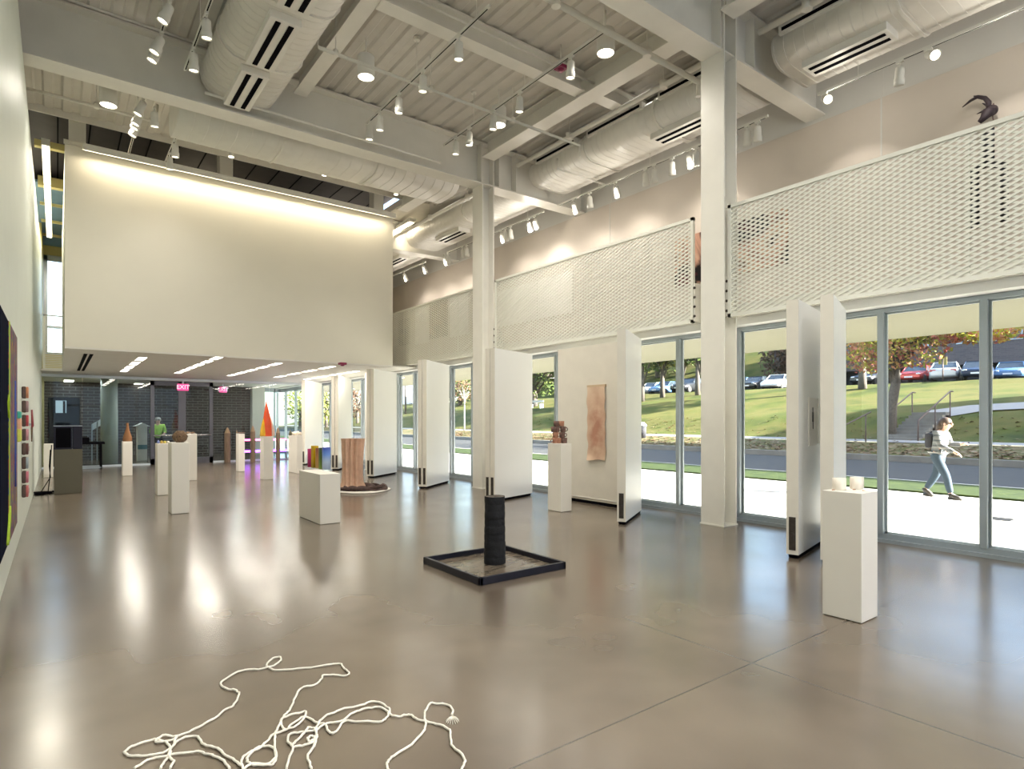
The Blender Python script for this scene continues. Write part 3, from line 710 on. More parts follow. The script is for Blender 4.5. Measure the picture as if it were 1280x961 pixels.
# no fixtures are built behind the camera
# alarm strobe
for px, py, z, lb in ((701, 87, 7.58, 'dark red alarm strobe on the roof deck'), (428, 456, ZB - .05, 'dark red alarm strobe under the low ceiling')):
    x, y, z = atZ(px, py, z)
    s = thing('alarm_strobe', (x, y, z), lb, 'alarm')
    MB().box(x - .09, x + .09, y - .09, y + .09, z, z + .06, .015).build('base', M['alarm'], s)
    MB().ball((x, y, z), .06, 10, 6, (1, 1, .6)).build('lens', M['alarm'], s)
    if z > 5: MB().tube([(x, y, z + .05), (x, y, ZD + .02)], .012, 6).build('stem', M['pipe'], s)

# wall washer along the top edge of the hanging volume
ww = thing('wall_washer', (3.9, BY0 - .25, ZT - .16), 'slim white light rail along the top of the hanging volume', 'light')
MB().box(BX0 + .3, BX1 - .05, BY0 - .32, BY0 - .20, ZT - .12, ZT - .06, .01).box(BX0 + .3, BX1 - .05, BY0 - .32, BY0 - .305, ZT - .20, ZT - .12).box(BX0 + .3, BX1 - .05, BY0 - .215, BY0 - .20, ZT - .17, ZT - .12).build('rail', M['lampbody'], ww)
MB().box(BX0 + .35, BX1 - .1, BY0 - .29, BY0 - .22, ZT - .135, ZT - .12).build('diffuser', M['tube_warm'], ww)
for x in (.9, 3.9, 6.9): MB().box(x - .03, x + .03, BY0 - .26, BY0, ZT - .09, ZT - .05).build('arm', M['lampbody'], ww)

# recessed light rows under the low ceiling
ROWL = []
rows = [((180.6, 445.6), (153, 465), 4), ((271, 445), (224, 467), 6), ((352, 453), (285, 470), 5), ((421, 457), (342, 472), 4), ((447, 463), (382, 474.7), 4)]
for n, (a, b, k) in enumerate(rows):
    A, B = atZ(*a, ZB), atZ(*b, ZB); x = (A[0] + B[0]) / 2
    l = thing('recessed_light', (x, A[1], ZB), '%s row of bright recessed lights from the left under the low ceiling' % ORD[n], 'light', 'recessed light rows')
    L = (B[1] - A[1]) / k; ROWL.extend((x, A[1] + (q + .5) * L, abs(L) * .66) for q in range(k))
    for q in range(k):
        MB().box(x - .085, x + .085, A[1] + q * L + L * .17, A[1] + (q + 1) * L - L * .17, ZB - .005, ZB - .001).build('diffuser', M['tube'], l)
    MB().box(x - .12, x - .09, A[1], B[1], ZB - .004, ZB - .001).box(x + .09, x + .12, A[1], B[1], ZB - .004, ZB - .001).build('trim', M['soffit'], l)
a, b = atZ(111, 441.5, ZB), atZ(101, 463, ZB)
v = thing('slot_diffuser', (a[0], a[1], ZB), 'black slotted air diffuser in the low ceiling at left', 'diffuser')
MB().box(a[0] - .12, a[0] + .12, a[1], b[1], ZB - .01, ZB + .01).build('frame', M['soffit'], v)
for s in (-1, 1): MB().box(a[0] + s * .055 - .035, a[0] + s * .055 + .035, a[1] + .05, b[1] - .05, ZB - .016, ZB).build('slot', M['black'], v)
for n, (px, py) in enumerate(((86, 476), (125, 484), (172, 480), (252, 484))):
    x, y, z = atZ(px, py, ZB)
    l = tag(MB().box(x - .15, x + .15, y - .7, y + .7, z - .015, z + .005).build('lobby_light', M['tube'], None, (x, y, z)), '%s bright ceiling light from the left seen through the lobby glass' % ORD[n], 'light', 'lobby ceiling lights')
# long fluorescent fixture in the gap at far left
x0 = atZ(59.5, 240, 7.6)[0]
t = thing('fluorescent_fixture', (x0, 17, 7.6), 'long bright fluorescent fixture high in the gap at far left', 'light')
MB().box(x0 - .075, x0 + .075, 16.6, 25, 7.58, 7.72).build('housing', M['lampbody'], t)
for q in range(3): MB().box(x0 - .06, x0 + .06, 16.65 + q * 2.8, 16.6 + q * 2.8 + 2.7, 7.565, 7.58).build('diffuser', M['tube_warm'], t)
x1, y1, z1 = atZ(505, 283, 7.75)
t = thing('fluorescent_fixture', (x1, y1, z1), 'short bright fluorescent fixture at the upper right corner of the hanging volume', 'light')
MB().box(x1 - .1, x1 + .1, y1 - .6, y1 + 2.5, z1, z1 + .1).build('housing', M['lampbody'], t)
MB().box(x1 - .085, x1 + .085, y1 - .5, y1 + 2.4, z1 - .012, z1).build('diffuser', M['tube_warm'], t)

# ================================================================== PLINTHS
def plinth(pl, pc, pr, yb, yt, label, mat_=None, minw=.25):
    X0, Y0_ = fl(pc, yb)
    d = FPX * EYE / (yb - HY); zt = EYE - (yt - HY) * d / FPX
    l = (pl - CX) / FPX; k = (sn + cs * l) / (cs - sn * l)
    w = (X0 / k - Y0_) if pl < pc - .4 else minw          # depth along Y so that (X0, Y0+w) shows at pl
    w = min(max(w, minw), 1.0)
    l = (pr - CX) / FPX; k = (sn + cs * l) / (cs - sn * l)
    v = k * Y0_ - X0                                        # width along X
    o = thing('plinth', (X0 + v / 2, Y0_ + w / 2, 0), label, 'plinth', 'exhibition plinths')
    MB().box(X0, X0 + v, Y0_, Y0_ + w, .006, zt, .004).build('body', mat_ or M['ped'], o)
    MB().box(X0 + .01, X0 + v - .01, Y0_ + .01, Y0_ + w - .01, 0, .006).build('base_shadow_gap', M['ped_grey'], o)
    return X0, Y0_, v, w, zt
def on_top(p, px):
    return (atY(px, 500, p[1] + p[3] / 2)[0], p[1] + p[3] / 2, p[4])
p1 = plinth(1028, 1077, 1097, 780, 617, 'tall white plinth nearest the camera, carrying two pale cups')
p2 = plinth(374, 400, 425.5, 656, 593, 'low wide white plinth carrying five coloured vessels')
p3 = plinth(684.8, 701, 714.5, 640.3, 554.5, 'white plinth carrying the stack of clay mugs by the windows')
p4 = plinth(211.5, 214.5, 236.8, 643, 553.5, 'tall white plinth carrying the round brown vase', minw=.4)
p5 = plinth(194.5, 197, 213.5, 619.5, 554.5, 'white plinth with tiny coloured pieces, left of the round brown vase', minw=.4)
p6 = plinth(231, 232, 246.3, 601, 542.3, 'white plinth behind the round brown vase, topped by small dark lumps', minw=.35)
p7 = plinth(152, 153.5, 165.6, 595, 552, 'slim white plinth carrying the brown conical basket', minw=.35)
p8 = plinth(297, 298, 306, 589.5, 542, 'slim white plinth left of the glowing light bars', minw=.3)
p9 = plinth(326.5, 329.5, 341.8, 599.8, 545.3, 'white plinth carrying the flame shaped glass pieces', minw=.35)
p10 = plinth(360.6, 371.3, 378.3, 592, 544.4, 'white plinth carrying cream lumps near the far pivot panels', minw=.35)
p11 = plinth(66.5, 67.5, 103, 618, 562, 'wide taupe plinth at left under the dark equipment case', M['ped_grey'], .5)
p12 = plinth(53.5, 54.5, 66.5, 597, 555, 'small white plinth tucked behind the taupe one at the left wall', minw=.4)

# cups on plinth 1
def cup(x, y, z, r, h, label, m, grp=None):
    c = thing('cup', (x, y, z), label, 'cup', grp)
    MB().lathe([(r * .97, 0), (r, .005), (r, h), (r * .9, h), (r * .88, .015), (.001, .015)], (x, y, z), 24).build('body', m, c)
    return c
M['cup'] = mat('cream porcelain', (.78, .72, .63), .35, .05, 12)
zt = p1[4]
c1 = atZ(1049, 612, zt); c2 = atZ(1071, 611, zt)
cup(c1[0], c1[1], zt, .052, .095, 'left pale cup on the tall white plinth', M['cup'], 'two pale cups'); cup(c2[0], c2[1], zt, .052, .098, 'right pale cup on the tall white plinth', M['cup'], 'two pale cups')
for n, (px, py) in enumerate(((1040, 613), (1061, 610.5), (1066, 612.5), (1078, 613.5))):
    x, y, z = atZ(px, py, zt)
    tag(MB().tube([(x, y, z + .005), (x + .025, y - .01, z + .005)], .004, 6).build('clay_crumb', mat('terracotta crumb', (.45, .25, .15), .8), None, (x, y, z)), ['small terracotta scrap left of the left cup', 'small terracotta scrap behind the gap between the cups', 'small terracotta scrap at the foot of the right cup', 'small terracotta scrap right of the right cup'][n], 'scrap', 'clay scraps by the cups')

# five coloured vessels on plinth 2
zt = p2[4]
def gradm(name, cols, h):
    m = mat_multi(name, cols, 1, .35, 1, 0, (1, 1, 1 / h), 'gradz'); return m
def vess(px, py, r, h, cols, label, seg, rot=.4):
    x, y, z = atZ(px, py, zt)
    v = thing('vessel', (x, y, z), label, 'vessel', 'coloured vessels')
    mt = Matrix.Translation((x, y, z)) @ Matrix.Rotation(rot, 4, 'Z')
    b = MB().lathe([(r * .96, z * 0), (r, .01), (r, h), (r * .88, h), (r * .86, .03), (.001, .03)], seg=seg, mtx=mt, smooth=seg > 8)
    b.build('body', gradm(label[:30], cols, h), v)
def pxh(n): return n * 9.2 / FPX
vess(388.5, 583.5, .055, pxh(26), [(.35, .02, .12), (.40, .03, .14)], 'magenta vessel leftmost on the low wide plinth', 20)
vess(393.5, 584.5, .065, pxh(31), [(.30, .20, .01), (.55, .38, .01), (.62, .40, .02)], 'mustard yellow vessel, tallest on the low wide plinth', 4, .9)
vess(397.5, 585, .055, pxh(28), [(.62, .40, .16), (.55, .28, .12), (.30, .10, .08)], 'tan and orange vessel between the yellow and green ones', 4, .5)
vess(402.5, 586, .055, pxh(29), [(.20, .30, .06), (.08, .12, .03), (.03, .05, .03)], 'dark green vessel partly behind the blue one', 20)
vess(408, 586.5, .068, pxh(30), [(.30, .36, .50), (.34, .42, .55), (.10, .20, .50), (.01, .03, .25)], 'blue vessel fading to pale, rightmost on the low wide plinth', 24)

# mug stack on plinth 3
zt = p3[4]; bx, by, _ = on_top(p3, 699.5)
M['terra'] = mat_multi('fired terracotta', [(.22, .10, .07), (.38, .19, .12), (.30, .17, .13)], 14, .7)
M['terra_d'] = mat_multi('smoked terracotta', [(.07, .05, .045), (.18, .10, .08), (.12, .09, .08)], 14, .7)
lay = [(-.075, 0, 'terra'), (.0, -.02, 'terra'), (.08, 0, 'terra_d')], [(-.08, .01, 'terra'), (.055, -.01, 'terra_d')], [(-.10, 0, 'terra_d'), (-.02, -.03, 'terra_d'), (.07, -.01, 'terra_d')], [(-.055, 0, 'terra_d'), (.04, -.01, 'terra')]
names = ['bottom', 'second', 'third', 'top']
for k, L in enumerate(lay):
    for n, (dx, dy, mm) in enumerate(L):
        # offset across the view: right vector
        x = bx + cs * dx - sn * (-dy); y = by - sn * dx + cs * (-dy)
        z = zt + k * .098
        m = thing('mug', (x, y, z), '%s mug from the left in the %s row of the clay mug stack' % (ORD[n], names[k]), 'mug', 'stack of clay mugs')
        MB().lathe([(.046, 0), (.05, .006), (.052, .096), (.046, .096), (.044, .012), (.001, .012)], (x, y, z), 18).build('body', M[mm], m)
        hx, hy = (cs, -sn) if (k + n) % 2 or k in (1, 2) else (-cs, sn)
        pts = [(x + hx * (.048 + .032 * math.sin(a)), y + hy * (.048 + .032 * math.sin(a)), z + .048 + .032 * math.cos(a)) for a in [math.pi * i / 8 for i in range(9)]]
        MB().tube(pts, .0075, 8).build('handle', M[mm], m)

# brown vase on plinth 4
zt = p4[4]; x, y, z = on_top(p4, 225); s = math.hypot(x, y) / FPX
vz = thing('vase', (x, y, z), 'round textured brown vase on a tall white plinth', 'vase')
M['vase'] = mat_multi('mottled brown glaze', [(.05, .03, .02), (.22, .14, .08), (.10, .06, .04), (.30, .22, .14)], 22, .6)
MB().lathe([(.06, 0), (.105, .05), (.118, .10), (.10, .15), (.06, .19), (.055, .2), (.04, .19), (.02, .1)], (x, y, z), 20, fn=lambda r, z, a: r * (1 + .07 * math.sin(9 * a + 40 * z))).build('body', M['vase'], vz)
# little pieces on plinth 5
zt = p5[4]
for n, (px, c, lb) in enumerate(((198, (.20, .25, .55), 'tiny blue piece'), (202, (.65, .45, .08), 'tiny yellow piece'), (206, (.65, .55, .12), 'tiny golden piece, third from left,'), (210, (.75, .70, .6), 'tiny white piece'))):
    x, y, z = on_top(p5, px)
    tag(MB().lathe([(.025, 0), (.03, .02), (.02, .05), (.006, .07 - .01 * n)], (x, y, z), 10, fn=lambda r, z, a: r * (1 + .15 * math.sin(3 * a))).build('small_ceramic', mat(lb, c, .4), None, (x, y, z)), lb + ' on the plinth left of the round brown vase', 'ceramic', 'tiny ceramics')
zt = p6[4]
for n, px in enumerate((235, 241)):
    x, y, z = on_top(p6, px)
    tag(MB().ball((x, y, z + .025), .05, 10, 6, (1.2, 1, .55), .12).build('clay_lump', M['vase'], None, (x, y, z)), ['left', 'right'][n] + ' dark lump on the plinth behind the round brown vase', 'lump', 'dark lumps')
# conical basket on plinth 7
zt = p7[4]; x, y, z = on_top(p7, 159.3)
bk = thing('conical_basket', (x, y, z), 'brown woven cone with a narrow neck on a slim white plinth', 'sculpture')
M['basket'] = mat_multi('brown woven cane', [(.16, .07, .03), (.34, .17, .08)], 30, .8, 1, 1, (1, 1, 1), 'wave')
MB().lathe([(.10, 0), (.115, .03), (.11, .12), (.07, .25), (.04, .36), (.03, .46), (.035, .52), (.02, .52), (.015, .4)], (x, y, z), 16).build('body', M['basket'], bk)
MB().lathe([(.036, .515), (.042, .53), (.03, .535)], (x, y, z), 14).build('rim', M['vase'], bk)
zt = p8[4]; x, y, z = on_top(p8, 301.5)
tag(MB().lathe([(.05, 0), (.11, .02), (.12, .035), (.1, .04), (.03, .02)], (x, y, z), 16).build('shallow_bowl', M['terra_d'], None, (x, y, z)), 'dark shallow bowl on the slim plinth left of the light bars', 'bowl')
# flames on plinth 9
zt = p9[4]
def flame(px, w, h, c, lb, lean=0):
    x, y, z = on_top(p9, px)
    f = thing('flame_sculpture', (x, y, z), lb, 'sculpture', 'flame shaped glass pieces')
    pts = [(x + lean * t * t, y, z + h * t) for t in [i / 8 for i in range(9)]]
    rr = [w * (.85 + .8 * t) * (1 - t) ** 1.15 * 1.05 + .004 for t in [i / 8 for i in range(9)]]
    MB().tube(pts, rr, 12).build('body', mat(lb, c, .15, .1, 5), f)
flame(334, .15, .95, (.80, .10, .03), 'tall red orange flame shaped piece in the middle of the flame group', -.03)
flame(330.2, .12, .66, (.80, .45, .03), 'yellow flame shaped piece left of the red one', .05)
flame(339.2, .10, .58, (.80, .55, .45), 'pale pink flame shaped piece right of the red one', -.06)
# cream lumps on plinth 10
zt = p10[4]
for n, (px, r, c, lb) in enumerate(((363, .05, (.12, .11, .06), 'small dark pointed piece left of the cream lumps'), (367.5, .07, (.80, .70, .55), 'left cream lump on the far plinth'), (371.5, .08, (.80, .72, .60), 'middle cream lump on the far plinth'), (375, .06, (.78, .68, .55), 'right cream lump on the far plinth'))):
    x, y, z = on_top(p10, px)
    mb = MB().lathe([(r * .9, 0), (r, .05), (r * .5, .12), (.004, .17)], (x, y, z), 8) if n == 0 else MB().ball((x, y, z + r * .75), r, 10, 7, (1, 1, .8), .14)
    tag(mb.build('ceramic_lump', mat(lb, c, .5), None, (x, y, z)), lb, 'ceramic', 'cream lumps')
# equipment case on the taupe plinth
X0, Y0_, v, w_, zt = p11
e = thing('equipment_case', (X0 + v / 2, Y0_ + .2, zt), 'dark navy double equipment case standing on the taupe plinth', 'case')
zc = zt + .50
MB().box(X0 - .01, X0 + v * .63, Y0_ + .02, Y0_ + .45, zt, zc, .01).build('left_body', M['navy'], e)
MB().box(X0 + v * .66, X0 + v, Y0_ + .03, Y0_ + .45, zt, zc, .01).build('right_body', M['navy'], e)
MB().box(X0 + .03, X0 + v * .59, Y0_ + .008, Y0_ + .02, zt + .04, zc - .04).build('front_panel', M['black'], e)
MB().box(X0 - .01, X0 + v, Y0_ + .03, Y0_ + .44, zc, zc + .006).build('top_edge', M['alu_l'], e)
# cables
for n, (px, py) in enumerate(((64.5, 556), (63, 562))):
    x, y, z = atY(px, py, Y0_ + .3)
    pts = [(x, y, z), (x - .02, y - .05, z - .35), (x - .03 + .03 * n, y - .02, .35), (x - .06 - .1 * n, y - .2, .05), (x - .12, y - .3 - .05 * n, .012), (x - .25, y - .35, .012)]
    tag(MB().tube(pts, .009, 6).build('cable', M['black'], None, pts[-1]), ['right black cable hanging beside the taupe plinth', 'left black cable hanging beside the taupe plinth'][n], 'cable', 'cables by the left wall')
x, y = fl(55, 617)
ps = thing('power_strip', (x, y, 0), 'black coiled cable and power strip on the floor by the left wall', 'power strip')
MB().box(x - .16, x + .14, y - .12, y - .02, 0, .045, .01).build('strip', M['black'], ps)
MB().tube([(x + .20 * math.cos(a) - .02, y + .1 + .09 * math.sin(a), .012 + .002 * a) for a in [i * .4 for i in range(34)]], .011, 6).build('coil', M['black'], ps)
# black table behind the case
xa_, ya_ = fl(104, 584); xb_, yb_ = fl(127, 583)
tb = thing('black_table', ((xa_ + xb_) / 2, ya_, 0), 'black steel table before the lobby glass at left', 'table')
xb_ = xa_ + (xb_ - xa_); ya_ = 23.4
xa_ = atY(100, 560, ya_)[0]; xb_ = atY(127.5, 560, ya_)[0]
MB().box(xa_ - .05, xb_ + .08, ya_, ya_ + .7, .80, .87, .006).build('top', M['black'], tb)
for qx in (xa_, xb_ - .04):
    for qy in (ya_ + .03, ya_ + .62): MB().box(qx, qx + .045, qy, qy + .045, 0, .80).build('leg', M['black'], tb)
MB().box(xa_, xb_, ya_ + .03, ya_ + .07, .03, .07).box(xa_, xb_, ya_ + .62, ya_ + .66, .03, .07).build('rail', M['alu'], tb)
dc = thing('device', ((xa_ + .1), ya_ + .2, .87), 'small dark device with a pink light on the black table', 'device')
MB().box(xa_ - .02, xa_ + .25, ya_ + .1, ya_ + .5, .87, 1.02, .02).build('body', M['black'], dc)
MB().ball((xa_ + .02, ya_ + .095, .93), .03, 8, 6).build('light', M['pink_led'], dc)
# dark cabinet in the lobby with a pale screen
kx0, kx1 = atY(60, 500, 25.6)[0], atY(100, 500, 25.6)[0]
k = thing('dark_cabinet', ((kx0 + kx1) / 2, 25.6, 0), 'dark cabinet with a pale screen behind the lobby glass', 'cabinet')
MB().box(kx0, kx1, 25.6, 26.1, 0, 2.35, .02).build('cabinet', M['navy'], k)
sx0, sx1 = atY(69.5, 500, 25.58)[0], atY(83, 500, 25.58)[0]
MB().box(sx0, sx1, 25.57, 25.6, atY(70, 516, 25.58)[2], atY(70, 500.5, 25.58)[2]).build('rectangle', emit('pale blue screen', (.55, .68, .8), .8), k)  # pale blue emissive rectangle on the cabinet front
MB().box((sx0 + sx1) / 2 + .05, (sx0 + sx1) / 2 + .12, 25.56, 25.57, atY(70, 516, 25.58)[2], atY(70, 501, 25.58)[2]).build('rectangle_bar', M['navy'], k)
# stair in the lobby behind the glass
st = thing('stair_rail', (3.2, 29, 0), 'pale sloping stair balustrade in the lobby behind the round column', 'stair')
A, B = atY(115, 530, 28.6), atY(147, 512, 28.6)
MB().add([(A[0], 28.6, A[2] - .25), (B[0], 28.6, B[2] - .25), (B[0], 28.6, B[2]), (A[0], 28.6, A[2]), (A[0], 28.7, A[2] - .25), (B[0], 28.7, B[2] - .25), (B[0], 28.7, B[2]), (A[0], 28.7, A[2])], [(0, 1, 2, 3), (4, 7, 6, 5), (0, 4, 5, 1), (3, 2, 6, 7), (0, 3, 7, 4), (1, 5, 6, 2)]).build('stringer', M['alu_l'], st)
mb = MB()
for q in range(6):
    t_ = q / 5; xx = A[0] + (B[0] - A[0]) * t_; zz = A[2] + (B[2] - A[2]) * t_
    mb.box(xx - .02, xx + .02, 28.6, 28.64, 0, zz)
mb.build('balusters', M['alu'], st)
# exit signs
def exit_sign(px, py, Y, w_, h_, lb):
    x, y, z = atY(px, py, Y)
    s = thing('exit_sign', (x, y, z), lb, 'sign', 'exit signs')
    MB().box(x - w_ / 2, x + w_ / 2, Y - .06, Y - .02, z - h_ / 2, z + h_ / 2, .01).build('housing', M['exit_red'], s)
    cu = bpy.data.curves.new('letters', 'FONT'); cu.body = 'EXIT'; cu.align_x = 'CENTER'; cu.align_y = 'CENTER'; cu.size = h_ * .85; cu.extrude = .003
    t = bpy.data.objects.new('letters', cu); COL.objects.link(t)
    dg = bpy.context.evaluated_depsgraph_get(); me = bpy.data.meshes.new_from_object(t.evaluated_get(dg)); bpy.data.objects.remove(t)
    t = bpy.data.objects.new('letters', me); COL.objects.link(t); me.materials.clear(); me.materials.append(M['exit_txt'])
    t.parent = s; t.location = (0, -.064, 0); t.rotation_euler = (R(90), 0, 0)
    MB().box(x - .03, x + .03, Y - .05, Y - .03, z + h_ / 2, z + h_ / 2 + .1).build('mount', M['alu_l'], s)
exit_sign(228.5, 484, YG - .1, .36, .24, 'pink red exit sign above the glass double door')
exit_sign(278.5, 487, 27.5, .30, .24, 'smaller red exit sign deeper in the lobby')
# pencil shaped timber posts near the glass
M['post'] = mat_multi('weathered brown timber', [(.10, .07, .05), (.24, .17, .12), (.16, .11, .08)], 2.2, .8, 4, .5, (6, 6, .8))
for n, (px, w_, zt_, lb) in enumerate(((284.3, .21, 1.30, 'thick pointed timber post, leftmost before the lobby glass'), (296, .07, 1.2, 'thin timber stake beside the slim plinth'), (316, .17, 1.36, 'slender pointed timber post in front of the light bars'), (347.5, .15, 1.30, 'pointed timber post right of the flame pieces'))):
    x, y = fl(px, 577.5 if n != 3 else 576.5); h = w_ / 2
    o = thing('timber_post', (x, y, 0), lb, 'post', 'pointed timber posts')
    mt = Matrix.Translation((x, y, 0)) @ Matrix.Rotation(.5, 4, 'Z')
    MB().lathe([(h, 0), (h * 1.05, .5), (h, zt_ - .22)], seg=8, mtx=mt, smooth=False).build('shaft', M['post'], o)
    MB().lathe([(h, zt_ - .22), (h * .45, zt_ - .06), (.004, zt_)], seg=8, mtx=mt, smooth=False).build('point', mat('cut wood', (.34, .24, .15), .8), o)
# glowing bars
lb_ = thing('light_bench', (6.5, 24.1, 0), 'low frame with glowing pink and violet light bars', 'light sculpture')
xa_, xb_ = atY(303, 550, 24.1)[0], atY(358, 550, 24.1)[0]
za_, zb_ = atY(330, 549.5, 24.1)[2], atY(330, 563.5, 24.1)[2]
MB().tube([(xa_, 24.1, za_), (xb_, 24.1, za_)], .03, 8).build('upper_bar', M['pink_led'], lb_)
MB().tube([(xa_, 24.1, zb_), (xb_, 24.1, zb_)], .04, 8).build('lower_bar', M['violet_led'], lb_)
for x in (xa_, xb_): MB().box(x - .02, x + .02, 24.08, 24.12, 0, za_ + .04).build('leg', M['alu'], lb_)
# pleated clay tube on a coil mat
x, y = fl(441, 613); 
pc = thing('pleated_column', (x, y, 0), 'pinkish tan pleated tube sculpture standing on a dark coiled mat', 'sculpture')
s_ = FPX / (sn * x + cs * y); h_ = 61 / s_; r_ = 11.5 / s_
M['flesh'] = mat('tan pleated latex', (.58, .37, .26), .55, .12, 8)
prof = [(r_ * k, h_ * t) for t, k in ((0.02, 1.18), (.06, 1.1), (.12, 1.0), (.3, .95), (.5, .95), (.7, 1.0), (.9, 1.03), (.97, 1.06), (1, 1.1))]
MB().lathe(prof, (x, y, .07), 72, fn=lambda r, z, a: r * (1 + .20 * math.cos(12 * a + .6 * math.sin(3 * z)) + .04 * math.sin(5 * a + 3 * z)), caps=False).build('pleated_tube', M['flesh'], pc)
MB().lathe([(.62, 0), (.64, .015), (.60, .035), (.02, .035)], (x + .18, y - .1, 0), 36, fn=lambda r, z, a: r * (1 + .05 * math.sin(3 * a + 1))).build('base_plate', M['ped'], pc)
M['coil'] = mat('dark brown rope', (.07, .04, .035), .85, .4, 20)
mb = MB(); pts = []
for i in range(260):
    a = i * .17; rr = .15 + .40 * (i / 260); pts.append((x + .18 + rr * math.cos(a) * (1 + .06 * math.sin(3.1 * a)), y - .1 + rr * math.sin(a), .07 + .035 * math.sin(a * 2.3)))
mb.tube(pts, [.030 + .010 * math.sin(i * 1.1) for i in range(260)], 7).build('coiled_rope', M['coil'], pc)
# black column in tray
tx0, ty0 = fl(601, 732); tx1, ty1 = fl(708, 711); tx2, ty2 = fl(529, 705)
TX0, TX1, TY0, TY1 = (tx0 + tx2) / 2, tx1, (ty0 + ty1) / 2, ty2 + .02
tr = thing('steel_tray', ((TX0 + TX1) / 2, (TY0 + TY1) / 2, 0), 'square low black steel tray on the concrete floor', 'tray')
hb = .075
mb = MB().box(TX0, TX1, TY0, TY0 + .035, 0, hb, .004).box(TX0, TX1, TY1 - .035, TY1, 0, hb, .004).box(TX0, TX0 + .035, TY0, TY1, 0, hb, .004).box(TX1 - .035, TX1, TY0, TY1, 0, hb, .004)
mb.build('rim', M['tray'], tr)
M['water'] = mat_multi('wet dusty tray floor', [(.05, .042, .032), (.16, .13, .10), (.08, .065, .05)], 2.5, .16, 6, 1.2, (1, 4, 1))
MB().box(TX0 + .035, TX1 - .035, TY0 + .035, TY1 - .035, 0, .02).build('tray_floor', M['water'], tr)
x, y = fl(618.5, 706); h_ = (707 - 623) / FPX * (FPX * EYE / (706 - HY)); r_ = 12.8 / (FPX / (FPX * EYE / (706 - HY)))
bc = thing('black_clay_column', (x, y, .02), 'black stacked clay cylinder with a rough surface standing in the steel tray', 'sculpture')
prof = []
nl = 9
for k in range(nl):
    z0_ = .0 + h_ * k / nl; z1_ = h_ * (k + 1) / nl; rr = r_ * (1.04 - .07 * k / nl) * (1 + random.uniform(-.02, .02))
    prof += [(rr * .985, z0_ + .002), (rr * 1.01, z0_ + (z1_ - z0_) * .3), (rr, z1_ - .012), (rr * .975, z1_ - .002)]
MB().lathe(prof, (x, y, .02), 40, fn=lambda r, z, a: r * (1 + .012 * math.sin(7 * a + 31 * z) + .01 * math.sin(13 * a - 17 * z)), caps=False).build('stacked_wall', M['black_clay'], bc)
MB().lathe([(r_ * .80, h_ - .05), (r_ * .8, h_ - .01), (r_ * .97, h_ - .004), (.001, h_ - .05)][0:1] + [(.001, h_ - .012), (r_ * .96, h_ - .006)], (x, y, .02), 32, caps=False).build('top_disc', mat('grey brown slip', (.10, .08, .065), .7, .2, 20), bc)

# ================================================================== CORD ON THE FLOOR
def Q(a): return [(px / 2.56 + 120, py / 2.56 + 800) for px, py in a]
strands = [
 [(1140, 245), (1142, 228), (1128, 212), (1100, 208), (1070, 207), (1055, 232), (1052, 255), (1056, 272), (1047, 298), (1010, 338), (962, 368), (937, 390), (932, 405), (940, 425), (1000, 450), (1100, 450), (1160, 430), (1175, 405), (1178, 380), (1142, 346), (1136, 320), (1132, 293), (1100, 276), (1058, 265), (1025, 257), (1010, 245), (990, 244), (972, 249), (943, 243), (936, 222), (905, 203), (875, 203), (845, 214), (795, 224), (750, 240), (722, 258), (708, 278), (705, 292), (740, 270), (780, 265), (826, 236), (860, 224), (905, 219), (935, 235), (925, 258), (905, 266), (830, 264), (795, 264), (775, 290), (755, 303), (740, 290), (735, 275), (700, 266), (668, 250), (630, 272), (610, 290), (592, 278), (600, 252), (640, 240), (674, 234), (650, 272), (618, 288), (570, 305), (545, 330), (520, 352), (480, 370), (466, 390), (470, 420)],
 [(470, 420), (500, 400), (545, 402), (572, 385), (578, 365), (560, 346), (520, 348), (490, 372), (484, 392), (505, 404), (560, 404), (575, 385), (572, 330), (575, 300), (590, 268), (604, 245), (622, 222), (638, 186), (656, 158), (700, 147), (722, 128), (728, 116), (770, 116), (800, 118), (808, 108), (790, 90), (777, 79), (690, 91), (630, 97), (580, 100), (558, 95), (545, 82), (566, 62), (588, 58), (588, 72), (560, 88), (520, 97), (465, 101), (425, 122), (399, 143), (418, 160), (444, 164), (458, 178), (437, 216), (415, 225), (380, 254), (340, 276), (296, 299), (255, 313), (215, 310), (192, 325), (200, 332), (250, 322), (256, 314), (245, 345), (215, 365), (160, 375), (110, 375), (92, 364), (112, 347), (145, 334), (190, 322), (225, 333), (236, 352), (234, 374), (180, 383), (150, 398), (122, 415)],
 [(205, 415), (225, 385), (240, 352), (258, 330), (288, 315), (325, 314), (345, 340), (388, 350), (412, 372), (446, 390), (470, 414)],
 [(238, 415), (248, 392), (236, 372), (300, 365), (330, 362), (370, 374), (400, 386), (428, 415)],
 [(610, 415), (622, 375), (629, 346), (614, 330), (624, 304), (670, 298), (700, 294), (706, 310), (700, 330), (660, 342), (630, 346), (640, 328), (668, 302), (680, 285), (702, 290), (704, 320), (694, 350), (678, 378), (690, 415)],
 [(698, 322), (684, 330), (678, 318), (690, 312), (700, 318), (696, 345)],
]
cord = thing('cotton_cord', (*fl(330, 900), 0), 'long white cotton cord lying in loose loops on the concrete floor', 'cord')
